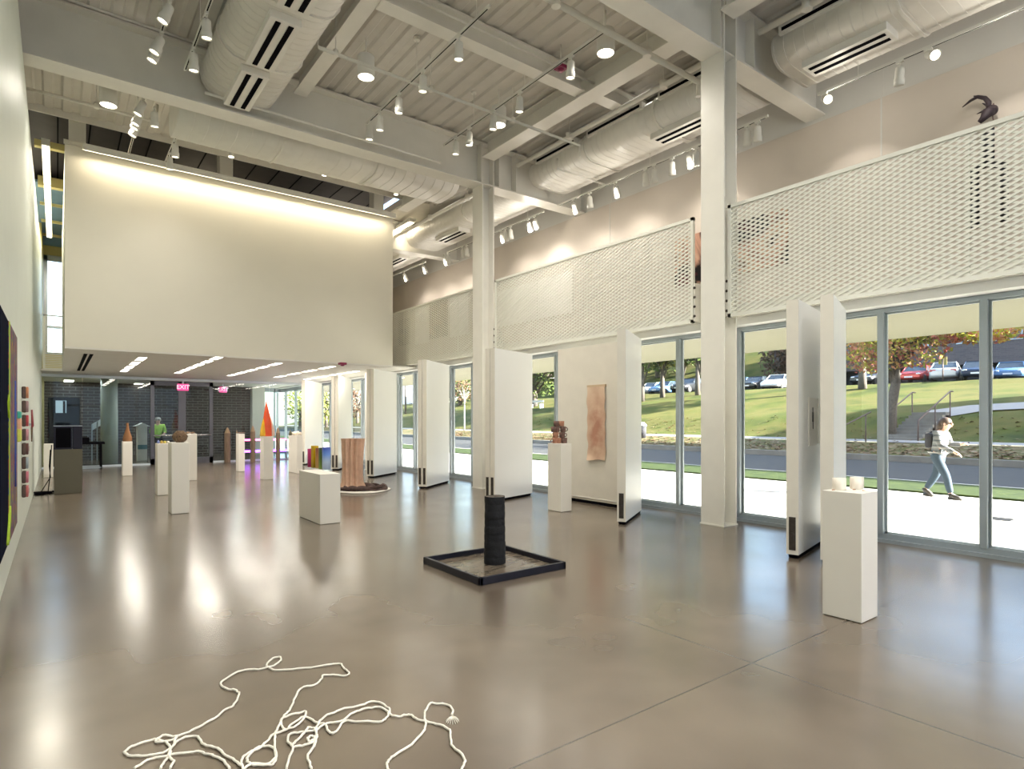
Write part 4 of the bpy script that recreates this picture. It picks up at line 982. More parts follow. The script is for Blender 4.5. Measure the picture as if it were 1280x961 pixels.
for st_ in strands:
    pts = [Vector((*fl(px, py), .006)) for px, py in Q(st_)]
    # smooth (Catmull-Rom)
    out = []
    for i in range(len(pts) - 1):
        p0 = pts[max(0, i - 1)]; p1_ = pts[i]; p2_ = pts[i + 1]; p3_ = pts[min(len(pts) - 1, i + 2)]
        for q in range(4):
            t = q / 4
            v = .5 * ((2 * p1_) + (p2_ - p0) * t + (2 * p0 - 5 * p1_ + 4 * p2_ - p3_) * t * t + (3 * p1_ - p0 - 3 * p2_ + p3_) * t ** 3)
            v = v + Vector((random.uniform(-.003, .003), random.uniform(-.003, .003), 0)); v.z = .006 + .004 * abs(math.sin(len(out) * .7)); out.append(v)
    out.append(pts[-1])
    MB().tube(out, .0062, 6).build('strand', M['yarn'], cord)
x, y = fl(*Q([(1140, 250)])[0])
mb = MB()
for i in range(16):
    a = i * .42; mb.tube([(x, y, .008), (x + .02 * math.cos(a) - .01, y + .02 * math.sin(a) - .02, .012), (x + .035 * math.cos(a) - .02, y + .035 * math.sin(a) - .035, .006)], .002, 4)
mb.build('frayed_end', M['yarn'], cord)

# ================================================================== WALL WORKS
M['painting'] = mat_multi('layered abstract paint', [(.006, .012, .05), (.03, .09, .08), (.35, .08, .08), (.02, .05, .22), (.22, .26, .06), (.42, .17, .08), (.03, .05, .10)], 3.2, .8, 12, 1.5, (1, 3.5, 1))
M['paint_edge'] = mat('near black canvas', (.004, .006, .018), 1, .3, 6, spec=.03)
pa = thing('painting', (XL + .04, 7.4, .48), 'large dark abstract painting streaked with colour on the left wall', 'painting')
MB().box(XL + .004, XL + .045, 6.2, 8.62, .46, 2.50, .004).build('canvas', M['paint_edge'], pa)
MB().box(XL + .045, XL + .049, 7.16, 8.62, .46, 2.50).build('painted_face', M['painting'], pa)
lime = mat('lime green paint', (.42, .62, .02), .5, .1, 20)
mb = MB(); mb.tube([(XL + .05, 7.2, 2.5), (XL + .05, 7.21, 1.9), (XL + .05, 7.19, 1.4), (XL + .05, 7.22, .8), (XL + .05, 7.2, .48)], .006, 6)
mb.tube([(XL + .05, 6.9, .5), (XL + .05, 7.15, .68), (XL + .05, 7.2, .8)], .016, 6); mb.tube([(XL + .05, 7.02, 1.75), (XL + .05, 7.12, 1.82), (XL + .05, 7.2, 1.72), (XL + .05, 7.12, 1.62), (XL + .05, 7.02, 1.75)], .007, 6)
mb.build('lime_paint_stroke', lime, pa)
MB().tube([(XL + .05, 8.1, 2.0), (XL + .05, 8.12, 1.2), (XL + .05, 8.1, .9)], .012, 6).build('blue_paint_stroke', mat('blue paint', (.02, .06, .30), .5, .1, 20), pa)
tcs = [((.62, .26, .13), 'orange brown'), ((.42, .26, .27), 'dull mauve'), ((.55, .07, .09), 'red'), ((.60, .28, .32), 'dusty pink'), ((.13, .05, .045), 'dark brown ringed'), ((.38, .44, .48), 'blue grey'), ((.62, .20, .26), 'rose'), ((.55, .16, .16), 'brick red ringed')]
M['tile_edge'] = mat('dark tile edge', (.10, .06, .05), .6, .2, 10)
for n, (c, nm) in enumerate(tcs):
    py = 490.5 + n * 17.6
    x, y, z = atX(29.5, py, XL); z = EYE - (py - HY) / FPX * (sn * XL + cs * 11.1); y = 11.1
    o = thing('wall_tile', (XL, y, z), '%s rounded ceramic block, %s from the top of the column on the left wall' % (nm, ORD[n]), 'ceramic', 'rounded ceramic blocks on the left wall')
    MB().box(XL, XL + .05, y - .11, y + .11, z - .085, z + .085, .02).build('block', M['tile_edge'], o)
    MB().box(XL + .045, XL + .075, y - .105, y + .105, z - .08, z + .08, .012).build('glazed_face', mat(nm + ' glaze', c, .3, .35, 12), o)
    if n in (4, 7): MB().box(XL + .07, XL + .082, y - .04, y + .04, z - .035, z + .04, .01).build('inlay', mat('inlay', (.5, .28, .28) if n == 7 else (.45, .3, .28), .4), o)
y = 13.4; z0_, z1_ = [EYE - (q - HY) / FPX * (sn * XL + cs * y) for q in (552, 512)]
o = thing('wall_stick', (XL + .05, y, z0_), 'slim dark red stick mounted upright on the left wall', 'sculpture')
MB().tube([(XL + .05, y, z0_ + .25), (XL + .06, y, (z0_ + z1_) / 2), (XL + .05, y, z1_)], [.016, .02, .014], 10).build('red_shaft', mat('dark red lacquer', (.22, .02, .03), .4), o)
MB().tube([(XL + .05, y, z0_), (XL + .05, y, z0_ + .25)], [.008, .016], 10).build('dark_tip', M['vase'], o)
MB().box(XL, XL + .04, y - .02, y + .02, (z0_ + z1_) / 2, (z0_ + z1_) / 2 + .04).build('bracket', M['alu'], o)
y = 9.6; D = sn * XL + cs * y
o = thing('wall_relief', (XL, y, 1.3), 'small relief of teal, peach and lime shapes beside the large painting', 'sculpture')
for q0, q1, c, nm, w_ in ((514, 523, (.05, .42, .33), 'teal_piece', .12), (522, 540, (.75, .42, .28), 'peach_piece', .10), (536, 552, (.55, .58, .10), 'lime_piece', .14)):
    za_, zb_ = EYE - (q1 - HY) / FPX * D, EYE - (q0 - HY) / FPX * D
    MB().box(XL, XL + .05, y - w_, y + w_, za_, zb_, .02).build(nm, mat(nm, c, .5, .15, 12), o)
# stained cloth on the closed panel
px0, px1 = 735, 757
A = atX(px0, 482, 8.05); B = atX(px1, 482, 8.05); zl = atX(746, 575, 8.05)[2]; ztp = atX(746, 481.5, 8.05)[2]
def cloth_mat():
    m, t, b = nodes('stained linen'); tc = t.nodes.new('ShaderNodeTexCoord'); mp = t.nodes.new('ShaderNodeMapping')
    mp.inputs['Location'].default_value = (0, .05, .10); mp.inputs['Scale'].default_value = (1, 2.6, .95); t.links.new(tc.outputs['Object'], mp.inputs['Vector'])
    g = t.nodes.new('ShaderNodeTexGradient'); g.gradient_type = 'SPHERICAL'; t.links.new(mp.outputs['Vector'], g.inputs['Vector'])
    n = t.nodes.new('ShaderNodeTexNoise'); n.inputs['Scale'].default_value = 5; n.inputs['Detail'].default_value = 6; t.links.new(tc.outputs['Object'], n.inputs['Vector'])
    ml = t.nodes.new('ShaderNodeMath'); ml.operation = 'MULTIPLY'; t.links.new(g.outputs['Fac'], ml.inputs[0]); t.links.new(n.outputs['Fac'], ml.inputs[1])
    r = t.nodes.new('ShaderNodeValToRGB'); e = r.color_ramp.elements
    e[0].position = 0; e[0].color = (.74, .59, .44, 1); e[1].position = .46; e[1].color = (.44, .22, .15, 1)
    q = e.new(.14); q.color = (.66, .47, .34, 1)
    t.links.new(ml.outputs[0], r.inputs['Fac']); t.links.new(r.outputs['Color'], b.inputs['Base Color']); b.inputs['Roughness'].default_value = .9
    return m
y0c, y1c = B[1], A[1]; cyc = (y0c + y1c) / 2; czc = (zl + ztp) / 2
cl = thing('stained_cloth', (8.045, cyc, czc), 'tall narrow cloth with a reddish brown stain hanging on the closed panel', 'textile')
mb = MB(); NU, NV = 12, 40
for side in (0, 1):
    b = len(mb.v)
    for i in range(NV + 1):
        for j in range(NU + 1):
            u, v_ = j / NU, i / NV
            rag = .012 * math.sin(9 * v_ * 3 + 2 * u) if j in (0, NU) else 0
            mb.v.append((8.04 - .012 * math.sin(7 * u + 5 * v_) * math.sin(9 * v_) - .008 + side * .004 - .03 * max(0, v_ - .93) / .07 * u, y0c + (y1c - y0c) * u + rag, ztp - (ztp - zl) * v_ + (.015 * math.sin(5 * u) if i == NV else 0)))
    for i in range(NV):
        for j in range(NU):
            q = b + i * (NU + 1) + j; mb.face((q, q + 1, q + NU + 2, q + NU + 1), True)
mb.build('cloth', cloth_mat(), cl)
MB().box(8.03, 8.06, y0c - .01, y1c + .01, ztp - .03, ztp + .01).build('hem_batten', mat('pale wood batten', (.6, .45, .3), .7), cl)
# papers on the pivot panel
c0 = fl(998, 699.5); an = math.atan2(.29, 1.24); ux, uy = math.cos(an), math.sin(an)
def on_panel(px):      # distance along panel face for px
    l = (px - CX) / FPX; k = (sn + cs * l) / (cs - sn * l)
    return (k * c0[1] - c0[0]) / (ux - k * uy)
def paper(pxa, pxb, z0_, z1_, lb, m):
    a, b = on_panel(pxa), on_panel(pxb)
    o = thing('paper_work', (c0[0], c0[1], 0), lb, 'artwork', 'paper works on the pivot panel', None, an)
    MB().box(a, b, -.012, 0, z0_, z1_).build('sheet', M['paper'], o, local=True)
    MB().box(a + (b - a) * .40, a + (b - a) * .55, -.016, -.012, z0_ + (z1_ - z0_) * .5, z0_ + (z1_ - z0_) * .70).tube([(a + (b - a) * .48, -.014, z0_ + (z1_ - z0_) * .35), (a + (b - a) * .45, -.014, z0_ + (z1_ - z0_) * .8)], .006, 5).build('drawing', m, o, local=True)
ink = mat('black ink', (.02, .015, .02), .7, .2, 20)
paper(1010, 1019.5, 1.28, 1.86, 'left paper work with a dark mark on the pivot panel', ink)
paper(1021.5, 1030, 1.30, 1.86, 'darker right paper work on the pivot panel', mat('purple grey print', (.10, .08, .09), .7, .3, 20))
# works behind the mesh
M['art1'] = mat_multi('black red and flesh paint', [(.004, .003, .004), (.12, .015, .02), (.004, .003, .004), (.010, .006, .006), (.50, .28, .20), (.60, .42, .30), (.004, .004, .005), (.08, .01, .015)], .9, .7, 4, .6)
mb = MB()
A = atX(843, 300, XU - .03); A2 = atX(843, 362, XU - .03); B = atX(985, 300, XU - .03)
a1 = thing('large_painting', (XU - .03, (A[1] + B[1]) / 2, 5.0), 'large dark and flesh toned painting behind the mesh, passing behind the nearest column', 'painting')
mb.box(XU - .05, XU - .005, B[1], A[1], A2[2] + .05, A[2]).build('canvas', M['art1'], a1)
def back_art(pxa, pxb, ya, yb_, m, lb, nm='hung_sheet', cat='artwork'):
    A = atX(pxa, ya, XU - .02); B = atX(pxb, ya, XU - .02); C = atX(pxa, yb_, XU - .02)
    o = tag(MB().box(XU - .03, XU - .004, B[1], A[1], C[2], A[2]).build(nm, m, None, (XU - .02, (A[1] + B[1]) / 2, C[2])), lb, cat, 'works behind the mesh guards'); return o
back_art(618, 716, 366, 410, M['paper'], 'long blank pale sheet behind the left part of the long mesh guard')
back_art(563, 586, 372, 422, M['paper'], 'blank pale sheet behind the far mesh guard next to the second column')
back_art(519, 536, 386, 431, M['paper'], 'narrow blank pale sheet behind the far mesh guard, left of the brown print')
back_art(537, 559, 378, 424, mat_multi('brown patterned print', [(.30, .18, .09), (.10, .07, .05), (.5, .34, .2)], 2.5, .7), 'brown patterned print behind the far mesh guard')
back_art(498, 512, 401, 433, mat_multi('blue grey print', [(.05, .06, .12), (.35, .30, .22), (.12, .13, .2)], 2.5, .7), 'blue grey print behind the far mesh guard beside the hanging volume')
# antlered figure
fig = thing('antler_figure', (XU - .15, 2.8, 4.4), 'black antlered skull above a ladder-like dark figure behind the nearest mesh guard', 'sculpture')
def fp(px, py, dx=.0): return atX(px, py, XU - .15 - dx)
def fbar(pts, w_, nm):
    mb = MB()
    for (a, b) in pts:
        A, B = fp(*a), fp(*b); mb.tube([A, B], w_, 6)
    mb.build(nm, M['darkcloth'], fig)
fbar([((1235.5, 158), (1235.5, 206))], .075, 'neck_post')
fbar([((1218, 212), (1234, 204)), ((1234, 204), (1257, 206))], .055, 'cross_piece')
fbar([((1218.5, 210), (1219, 285))], .055, 'leg'); fbar([((1255, 206), (1255.5, 277))], .05, 'leg')
M['skull'] = mat('dark purple black skull', (.035, .022, .03), .6, .2, 20)
MB().tube([fp(1224, 153, .1), fp(1229, 148, .1), fp(1234, 141, .06), fp(1240, 138, 0)], [.03, .045, .075, .07], 12).ball(fp(1240, 138, 0), .075, 12, 8).build('skull', M['skull'], fig)
MB().tube([fp(1236, 137), fp(1236, 128), fp(1231, 122.5), fp(1222, 121), fp(1213, 126), fp(1203, 134)], [.035, .035, .03, .026, .02, .006], 8).tube([fp(1222, 121), fp(1217, 120)], [.022, .006], 6).tube([fp(1236, 133), fp(1228, 129)], [.02, .005], 6).tube([fp(1233, 137), fp(1221, 142.5)], [.022, .005], 6).build('antler', M['skull'], fig)
MB().tube([fp(1240, 136), fp(1242, 129)], [.028, .008], 8).tube([fp(1240, 138), fp(1241.5, 150)], [.012, .008], 6).build('broken_antler', mat('pale broken bone', (.16, .10, .10), .7), fig)

# ================================================================== OUTSIDE GROUND
YA, YB = -60, 110
struct('sidewalk', MB().box(XW + .12, 15.06, YA, YB, -.3, -.01), M['conc'], 'broad pale concrete sidewalk outside the windows', 'sidewalk')
mb = MB()
for k in range(-10, 22): mb.box(XW + .12, 15.06, k * 2.4 - .008, k * 2.4 + .008, -.011, -.007)
struct('sidewalk_joints', mb, M['kerb'], 'fine joints across the concrete sidewalk', 'sidewalk')
gx, gy = fl(1250, 648)
mb = MB()
for i in range(6): mb.box(gx - .17 + i * .065, gx - .13 + i * .065, gy - .16, gy + .16, -.012, -.004)
tag(mb.build('floor_drain', M['tyre'], None, (gx, gy, 0)), 'dark slotted drain set in the sidewalk near the right edge', 'drain')
struct('grass_verge', MB().box(15.06, 17.5, YA, YB, -.3, .03), M['grass_strip'], 'bright green grass strip between sidewalk and street', 'grass')
struct('kerb', MB().box(17.5, 17.7, YA, YB, -.3, .02), M['conc'], 'pale kerb along the near side of the street', 'kerb')
struct('street', MB().box(17.7, 26.9, YA, YB, -.3, -.10), M['asphalt'], 'grey asphalt street outside', 'street')
struct('kerb_far', MB().box(26.9, 27.2, YA, YB, -.3, .14), M['kerb'], 'brown grey kerb along the far side of the street', 'kerb')
def hz(x, y):
    pr_ = [(27.2, .12), (30.2, .52), (32.0, .62), (33.2, .85), (36, 1.75), (42, 2.9), (49, 4.25), (60, 4.3), (66, 4.6), (90, 15 if y > 37 else 5)]
    for (a, za), (b, zb) in zip(pr_[:-1], pr_[1:]):
        if x <= b: 
            t = (x - a) / (b - a); return za + (zb - za) * t + (.10 * math.sin(y * .23 + x * .3) if 33 < x < 48 else 0)
    return pr_[-1][1]
def strip(x0, x1, nx, ny, dz=0, y0=YA, y1=YB):
    mb = MB()
    for i in range(nx + 1):
        for j in range(ny + 1):
            x = x0 + (x1 - x0) * i / nx; y = y0 + (y1 - y0) * j / ny; mb.v.append((x, y, hz(x, y) + dz))
    for i in range(nx):
        for j in range(ny):
            q = i * (ny + 1) + j; mb.face((q, q + 1, q + ny + 2, q + ny + 1), True)
    return mb
struct('verge_slope', strip(27.2, 30.4, 6, 60), M['verge'], 'leaf strewn grass verge across the street', 'lawn')
struct('path', strip(30.5, 31.7, 2, 60, .02), M['path'], 'pale footpath along the foot of the hill', 'path')
struct('lawn', strip(31.9, 49.2, 24, 90), M['grass'], 'sloping autumn lawn rising to the parking row', 'lawn')
struct('parking_ground', strip(49.2, 66, 4, 20), M['asphalt'], 'asphalt parking strip on top of the lawn', 'street')
struct('hill', strip(66, 90, 8, 60), M['grass'], 'grassy hill beyond the parked cars', 'hill')
# leaf litter
mb = MB()
for i in range(5200):
    x = 27.3 + abs(random.gauss(0, 1.5)) if i % 3 else random.uniform(27.3, 36); y = random.uniform(-14, 52)
    if 30.4 < x < 31.9 and random.random() < .8: continue
    a = random.uniform(0, 6.28); s_ = random.uniform(.05, .11); z = hz(x, y) + .03
    c, s2 = math.cos(a) * s_, math.sin(a) * s_
    b = len(mb.v); mb.v += [(x + c, y + s2, z), (x - s2, y + c, z + .03), (x - c, y - s2, z), (x + s2, y - c, z + .015)]; mb.face((b, b + 1, b + 2, b + 3))
tag(mb.build('fallen_leaves', M['leaf_litter'], None, (29, 10, 0)), 'fallen brown leaves scattered over the verge and lawn across the street', 'leaves', None, 'stuff')
# steps
ya, yb = atX(1160, 530, 33)[1], atX(1117, 530, 33)[1]
st = thing('hill_steps', (33, (ya + yb) / 2, .6), 'flight of grey steps climbing the lawn behind the walking woman', 'steps')
mb = MB(); 
for k in range(9): mb.box(31.9 + k * .42, 36.0, ya, yb, .3, .72 + k * .155)
mb.build('treads', M['kerb'], st)
def handrail(y, lb):
    h = thing('handrail', (31.8, y, .6), lb, 'handrail', 'handrails of the steps')
    MB().tube([(31.5, y, hz(31.5, y)), (31.5, y, 1.5), (31.55, y, 1.56), (35.6, y, 3.0), (36.0, y, 3.0)], .035, 6).build('top_rail', M['rail'], h)
    for x in (33.6, 35.6): MB().tube([(x, y, .7), (x, y, 1.53 + (x - 31.5) * .355)], .03, 6).build('post', M['rail'], h)
handrail(ya - .1, 'right brown handrail of the steps on the lawn'); handrail(yb + .1, 'left brown handrail of the steps, behind the tree trunk')
yl = atX(1062, 560, 29.5)[1]
h = thing('handrail', (28.5, yl, .3), 'low brown handrail near the street, left of the tree', 'handrail', 'handrails of the steps')
MB().tube([(28.2, yl, hz(28.2, yl)), (28.2, yl, 1.1), (28.3, yl, 1.16), (31.0, yl - .3, 1.95)], .035, 6).build('top_rail', M['rail'], h)
MB().tube([(30.6, yl - .25, .5), (30.6, yl - .25, 1.83)], .03, 6).build('post', M['rail'], h)
# walkway up the lawn to the right
mb = MB(); pts = [(36.0, (ya + yb) / 2), (37.5, (ya + yb) / 2 - 1.5), (39, 6), (41, -2), (43, -12)]
for i, (x, y) in enumerate(pts):
    mb.v += [(x - .7, y - .4, hz(x - .7, y) + .06), (x + .8, y + .6, hz(x + .8, y) + .06)]
for i in range(len(pts) - 1): mb.face((2 * i, 2 * i + 1, 2 * i + 3, 2 * i + 2))
struct('path_upper', mb, M['path'], 'pale walkway curving up the lawn at right', 'path')
rx, ry = atX(1268, 487, 43)[0:2]
w = thing('retaining_wall', (43.5, -2, 3), 'brown grey retaining wall on the lawn at the right edge', 'wall', None, 'structure')
MB().prism([(-14, 2.9), (1.3, 3.1), (0, 4.3), (-14, 4.6)], 'x', 43.4, 44.0).build('wall_body', M['kerb'], w)

# ------------------------------------------------------------------ buildings outside
yl_ = atX(968, 450, 66)[1]
bl = thing('brick_building', (66, 5, 4), 'long purple brown brick building behind the parked cars', 'building')
MB().box(66, 82, -60, yl_, 6.6, 14).build('upper_wall', M['brick_red'], bl)
MB().box(67.5, 82, -60, yl_ - .5, 3.5, 6.6).build('recessed_base', M['darkcloth'], bl)
MB().box(65.6, 82.5, -60, yl_ + 1, 14, 14.6).build('roof_edge', mat('brown roof edge', (.12, .08, .06), .8), bl)
for k in range(9):
    y = yl_ - 6 - k * 7
    wn = MB().box(65.93, 66.0, y - 2.4, y + 2.4, 8.5, 10.3).build('window', M['alu'], bl)
    MB().box(65.90, 65.94, y - 2.25, y - .05, 8.6, 10.2).box(65.90, 65.94, y + .05, y + 2.25, 8.6, 10.2).build('pane', mat('bluish window', (.10, .16, .20), .1, .05, 3) if k == 0 else bpy.data.materials['bluish window'], wn)
for y in range(-50, 34, 8): MB().box(66.2, 66.7, y, y + .5, 4.2, 6.6).build('pillar', M['brick_red'], bl)
wx = 52.0
b_ = thing('white_building', (wx, 90, 4), 'bright white building with small dark lettering beyond the far lawn', 'building')
C0 = Vector(atX(508, 506, wx)); C0.z = 0; tg = Vector((cs, -sn, 0)); bk_ = Vector((sn, cs, 0))
pl = [C0 - tg * 3.5, C0 + tg * 5, C0 + tg * 5 + bk_ * 9, C0 - tg * 3.5 + bk_ * 9]
MB().prism([(p_.x, p_.y) for p_ in pl], 'z', 1.0, 11).build('wall', mat('white stucco', (.62, .62, .60), .7, .02), b_)
pl = [C0 - tg * 3.8 - bk_ * .3, C0 + tg * 5.3 - bk_ * .3, C0 + tg * 5.3 + bk_ * 9.3, C0 - tg * 3.8 + bk_ * 9.3]
MB().prism([(p_.x, p_.y) for p_ in pl], 'z', 11, 11.5).build('roof_edge', M['alu_l'], b_)
def letters(txt, px, py, hp):
    l = (px - CX) / FPX; D = sn * C0.x + cs * C0.y - .08; P = Vector((0, 0, EYE)) + Vector(ray(px, py)) * D; size = hp / FPX * D * 1.4
    cu = bpy.data.curves.new('letters', 'FONT'); cu.body = txt; cu.size = size; cu.extrude = .02; cu.align_y = 'CENTER'
    t = bpy.data.objects.new('letters', cu); COL.objects.link(t); dg = bpy.context.evaluated_depsgraph_get()
    me = bpy.data.meshes.new_from_object(t.evaluated_get(dg)); bpy.data.objects.remove(t)
    t = bpy.data.objects.new('lettering', me); COL.objects.link(t); me.materials.clear(); me.materials.append(M['darkcloth'])
    t.parent = b_; t.location = P - Vector(b_.location); t.rotation_euler = (R(90), 0, -YAW)
letters('IN', 512, 506, 4.2)
letters('I   U', 512, 510.5, 2)
# dark building out of the picture to the right that shades the lawn
ob = thing('unseen_building', (44, -35, 0), 'tall brick building standing out of the picture to the right', 'building')
MB().box(36, 54, -70, -14, 0, 14.5).build('wall', M['brick_red'], ob)
MB().box(35.7, 54.3, -70.3, -13.7, 14.5, 15).build('roof_edge', M['alu'], ob)
ob = thing('unseen_building', (23, -45, 0), 'lower brick building out of the picture down the street', 'building')
MB().box(18.5, 30, -80, -46, 0, 11).build('wall', M['brick_red'], ob)
MB().box(18.3, 30.2, -80.2, -45.8, 11, 11.4).build('roof_edge', M['alu'], ob)

ob = thing('unseen_building', (-2, -40, 0), 'added pale block behind the camera that keeps the sun off the glazed front', 'building')  # added unseen block, placed to keep direct sun out of the room
MB().box(-30, 25.5, -44, -31, 0, 18.5).build('wall', M['conc'], ob)
MB().box(-30.3, 25.8, -44.3, -30.7, 18.5, 19).build('roof_edge', M['alu'], ob)
struct('forecourt', MB().box(-40, XW + .1, -60, Y0 - .2, -.3, -.01), M['conc'], 'concrete forecourt behind the camera', 'ground')
# ------------------------------------------------------------------ trees
def leafmat(n, cols): return mat_multi(n, cols, .6, .8, 2, 0, (5, 5, 5), 'vor')
LM = {'autumn': leafmat('red yellow autumn leaves', [(.30, .07, .05), (.40, .17, .09), (.42, .38, .04), (.22, .28, .035), (.38, .10, .09)]),
      'green': leafmat('dark green leaves', [(.025, .05, .012), (.06, .09, .02), (.11, .14, .03), (.035, .06, .015)]),
      'yellow': leafmat('yellow green leaves', [(.13, .17, .03), (.27, .28, .05), (.18, .20, .04), (.08, .11, .025)]),
      'brown': leafmat('brown autumn leaves', [(.08, .04, .025), (.13, .07, .04), (.10, .06, .04), (.05, .045, .02)])}
def tree(x, y, h, trunk_h, tr, crown, kind, label, n=1600, leaf=.16, bark='bark', lean=0, cat='tree'):
    z = hz(x, y) if x > 27.2 else 0
    t = thing('tree', (x, y, z), label, cat, 'trees across the street')
    mb = MB(); top = Vector((x, y + lean, z + trunk_h))
    mb.tube([(x, y, z - .1), (x, y + lean * .2, z + trunk_h * .5), top, (x, y + lean * 1.3, z + h * .75)], [tr * 1.2, tr, tr * .8, tr * .25], 10)
    rb = random.Random(int(x * 13 + y * 7))
    for i in range(9):
        a = i * 2.4; c = crown[i % len(crown)]
        e = Vector((x + c[0] + c[3] * .6 * math.cos(a), y + c[1] + c[3] * .6 * math.sin(a), z + c[2] + rb.uniform(-.3, .5) * c[4]))
        s_ = top + (Vector((x, y + lean * 1.3, z + h * .75)) - top) * rb.uniform(-.3, .5)
        mb.tube([s_, s_ * .5 + e * .5 + Vector((0, 0, .2)), e], [tr * .4, tr * .28, tr * .08], 6)
    mb.build('trunk', M[bark], t)
    mb = MB()
    for i in range(n):
        c = crown[i % len(crown)]
        while True:
            v = Vector((rb.uniform(-1, 1), rb.uniform(-1, 1), rb.uniform(-1, 1)))
            if .25 < v.length < 1: break
        p_ = Vector((x + c[0] + v.x * c[3], y + c[1] + v.y * c[3], z + c[2] + v.z * c[4]))
        u = Vector((rb.uniform(-1, 1), rb.uniform(-1, 1), rb.uniform(-1, 1))).normalized(); w_ = u.orthogonal().normalized()
        s_ = leaf * rb.uniform(.6, 1.3); b = len(mb.v)
        mb.v += [tuple(p_ + u * s_), tuple(p_ + w_ * s_ * .6), tuple(p_ - u * s_), tuple(p_ - w_ * s_ * .6)]; mb.face((b, b + 1, b + 2, b + 3))
    mb.build('crown', LM[kind], t)
def ty(px, x): return atX(px, 500, x)[1]
y = ty(1111, 32.6)
tree(32.6, y, 9, 2.6, .26, [(0, 1.2, 4.7, 1.6, 1.5), (-.3, -1.2, 4.7, 1.7, 1.5), (-.5, .2, 4.3, 1.5, 1.3), (0, -3.9, 4.75, 1.6, .55), (0, -2.6, 5.2, 1.6, .8), (0, -1.5, 5.2, 2.2, 1.0), (0, 0, 7, 3.5, 2)], 'autumn', 'tree with red and yellow autumn leaves in front of the steps', 6500, .12, lean=-.3)
y = ty(835, 47)
for n, (px, x, kind, lb) in enumerate(((803, 44, 'green', 'drooping dark green tree at the left of the row before the parked cars'), (828, 46.5, 'yellow', 'drooping yellow green tree second in the row before the parked cars'), (852, 47, 'green', 'drooping dark tree third in the row before the parked cars'), (872, 46.5, 'green', 'drooping dark tree just left of the nearest column'))):
    tree(x, ty(px, x), 10, 2.6, .22, [(0, 0, 5.2, 2.4, 2.6), (0, 1.0, 7.5, 2.6, 2.5), (.4, -1.2, 6.4, 2.0, 3.2)], kind, lb, 2200, .24)
tree(43, ty(668, 43), 11, 2.0, .35, [(0, 0, 3.6, 4.2, 2.6), (0, 2.5, 6.5, 4, 3), (0, -2, 5.5, 3.6, 3)], 'green', 'broad dark green tree behind the white bench, left of the mug stack', 3000, .26)
tree(41, ty(700, 41), 10, 2.4, .22, [(0, 0, 5.5, 2.4, 2.6), (0, 1.2, 7.5, 2.4, 2)], 'brown', 'brown leaved tree above the mug stack', 1500, .2, 'bark_l')
tree(31.5, ty(580.5, 31.5), 5.2, 2.6, .06, [(0, 0, 3.7, 1.3, 1.1), (0, .6, 4.6, 1.3, .9)], 'brown', 'slim young tree with a pale trunk seen left of the second column', 700, .09, 'bark_l')
tree(46, ty(575, 46), 8, 1.2, .3, [(0, 0, 2.5, 3.5, 2.2), (0, 3, 3.5, 3.0, 2.5), (0, -3, 2.8, 3.2, 2.2)], 'green', 'dark bushy tree far behind the slim young tree', 2200, .25)
tree(40, ty(507, 40), 8, 4.0, .12, [(0, 0, 6.0, 2.0, .9), (0, 1.6, 6.4, 1.8, .8)], 'brown', 'tree whose sparse reddish twigs hang before the white building', 500, .18)
tree(34, ty(447, 34), 8, 2, .2, [(0, 0, 4, 2.6, 3.4), (0, 2, 3, 2.6, 2.4)], 'brown', 'brown leaved tree seen past the third column', 1600, .2)
tree(30, ty(408, 30), 8, 2, .2, [(0, 0, 4, 2.6, 3.2), (0, 2, 3, 2.8, 2.6)], 'yellow', 'yellow green tree seen between the farthest pivot panels', 1800, .2)
tree(29.5, ty(375, 29.5), 7, 2, .2, [(0, 0, 4, 2.4, 3.2)], 'yellow', 'yellow green tree seen through the far right of the lobby', 1200, .2)
tree(62, ty(978, 62), 8, 1.5, .25, [(0, 0, 4, 2.4, 3), (0, -2, 4, 2.4, 3)], 'brown', 'brown shrubby tree on the hill left of the brick building', 1500, .3)
tree(64, ty(922, 64), 12, 3, .25, [(0, 2.5, 8, 2.0, 3)], 'yellow', 'yellow green tree at the hill crest, by the window jamb right of the nearest column', 1300, .28)
tree(47, ty(1078, 47), 10, 2.4, .25, [(0, 0, 5.5, 3.2, 2.2), (0, 2.4, 6.5, 3, 2.4), (0, -2, 6.5, 2.6, 2)], 'brown', 'brown leaved tree before the brick building, left of the autumn tree', 2000, .24)
for n, (px, x, kind, hh, lb) in enumerate(((480, 75, 'green', 15, 'far dark tree behind the white building'), (560, 70, 'green', 14, 'far tall green tree left of the second column'), (640, 72, 'brown', 14, 'far brown tree behind the broad dark tree'), (690, 74, 'green', 16, 'far green tree behind the mug stack'), (780, 76, 'green', 18, 'far green tree behind the single pivot panel'), (822, 74, 'yellow', 17, 'far yellow green tree above the blue parked car'), (850, 72, 'green', 18, 'far dark green tree above the dark parked car'), (885, 76, 'green', 18, 'far green tree hidden mostly by the nearest column'), (740, 70, 'green', 16, 'far green tree behind the closed panel'))):
    tree(x, ty(px, x), hh, 3, .35, [(0, 0, hh * .5, 5, 5), (0, 3, hh * .3, 5, 4.5), (0, -3, hh * .35, 5, 4.5), (0, 0, hh * .8, 4.5, 4)], kind, lb, 2600, .42)
# bench
bx, by = 42.0, ty(670, 42.0); bz = hz(bx, by)
bn = thing('garden_bench', (bx, by, bz), 'pale bench under the broad dark tree', 'bench')
MB().box(bx - .25, bx + .25, by - 1.0, by + 1.0, bz + .42, bz + .48).build('seat', M['bark_l'], bn)
MB().box(bx + .22, bx + .27, by - 1.0, by + 1.0, bz + .62, bz + .86).build('backrest', M['bark_l'], bn)
for q in (-.9, .9): MB().box(bx - .2, bx + .27, by + q - .04, by + q + .04, bz - .1, bz + .45).build('leg', M['alu_l'], bn)

